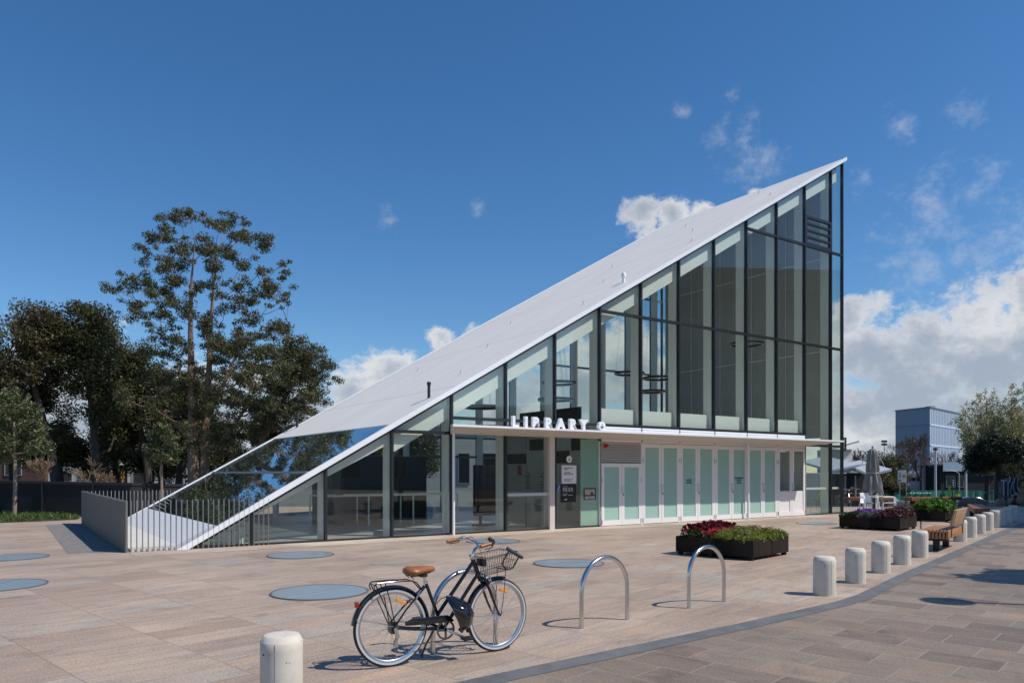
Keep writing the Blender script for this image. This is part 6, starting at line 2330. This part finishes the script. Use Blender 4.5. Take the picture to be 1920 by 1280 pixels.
ED = [(0, 1), (1, 2), (2, 3), (3, 4), (4, 5), (5, 6), (0, 7), (7, 8), (8, 9), (9, 10), (0, 11), (11, 12), (12, 13), (13, 14), (2, 15), (15, 16), (16, 17), (17, 18), (2, 19), (19, 20), (20, 21), (21, 22)]
skin('body', [(tuple(c * S_ for c in p), r * S_) for p, r in J], ED, mat('dark_red_cloth', (.09, .012, .018), .85), ps)
MB().ball((.18 * S_, 0, .87 * S_), .1 * S_, 8, (1, .95, 1)).build('hair', mat('hair_dark', (.015, .01, .008), .7), ps)
MB().ball((.235 * S_, 0, .83 * S_), .07 * S_, 8, (.8, .9, 1.1)).ball((.295 * S_, 0, .83 * S_), .015 * S_, 5).build('face', mat('skin_tone', (.42, .25, .17), .6), ps)

# ------------------------------------------------------------------ things beyond the frame that shade the plaza and show in the glass
def lamp_out(px, py, hgt, dia):
    tip = G(px, py)
    base = tip + Vector((SUN.x, SUN.y, 0)) / SUN.z * hgt
    t_ = thing('plaza_lamp', 'slim plaza lamp with a round disc head at the right of the plaza', 'street lamp', base)
    MB().tube([(0, 0, 0), (0, 0, hgt)], [.05, .04], 12).build('pole', steel, t_)
    MB().lathe([(1e-5, hgt - .03), (dia / 2, hgt - .03), (dia / 2, hgt + .04), (1e-5, hgt + .06)], 32).build('disc_head', steel, t_)


lamp_out(1776, 1127, 4.6, .58)


def shade_tree(label, px, py, h, seed, hx=2.2, hz=1.6, n=70, rad=.6):
    tip = G(px, py)
    c = tip + Vector((SUN.x, SUN.y, SUN.z)) / SUN.z * h
    rg = random.Random(seed)
    b_ = Vector((c.x, c.y, 0))
    cl = []
    while len(cl) < n:
        v = Vector((rg.uniform(-1, 1), rg.uniform(-1, 1), rg.uniform(-1, 1)))
        if v.length < 1:
            cl.append(Vector((v.x * hx, v.y * hx, h + v.z * hz)))
    tree('plane_tree', label, b_, [[(Vector((0, 0, 0)), .14), (Vector((.05, 0, h * .5)), .11), (Vector((0, 0, h)), .05)]], cl, [rad] * n, gum3, barkp, n=90, size=.14, seed=seed, group='plaza trees at the right')


shade_tree('leafy plaza tree at the right near the disc lamp', 1985, 1087, 5.2, 93, 1.05, .6, 40, .35)
hB = 14.0
cS = Vector((14.1, 22.2, 0)) + Vector((SUN.x, SUN.y, 0)) / SUN.z * hB
tb_ = thing('tower_building', 'grey tower right of the plaza whose shade falls on the far paving', 'building', cS, math.atan2(.90, .44))
MB().box(0, 32, -22, 0, 0, hB).build('wall', mat('tower_grey', (.22, .22, .215), .8, var=.1, vscale=.5), tb_, smooth=False)
for j in range(4):
    for i in range(8):
        f_ = MB().box(1.6 + i * 3.8, 4.0 + i * 3.8, 0, .05, 1.2 + j * 3.2, 3.2 + j * 3.2).build('window', wg, tb_, smooth=False)
        MB().box(1.7 + i * 3.8, 3.9 + i * 3.8, .05, .07, 1.3 + j * 3.2, 3.1 + j * 3.2).build('pane', dkg, f_, smooth=False)
# buildings over the street to the right, seen only in the glass
ob = thing('street_building', 'grey rendered building across the street to the right of the plaza', 'building', (46, -6, 0), R(90))
MB().box(-24, 24, -8, 0, 0, 7.5).build('wall', wg, ob, smooth=False)
for i in range(8):
    f_ = MB().box(-21 + i * 5.4, -18.6 + i * 5.4, 0, .06, 1.0, 3.0).build('window', wl, ob, smooth=False)
    MB().box(-20.9 + i * 5.4, -18.7 + i * 5.4, .06, .08, 1.1, 2.9).build('pane', dkg, f_, smooth=False)
MB().box(-24.2, 24.2, -8.2, .3, 7.5, 7.9).build('roof', wl, ob, smooth=False)
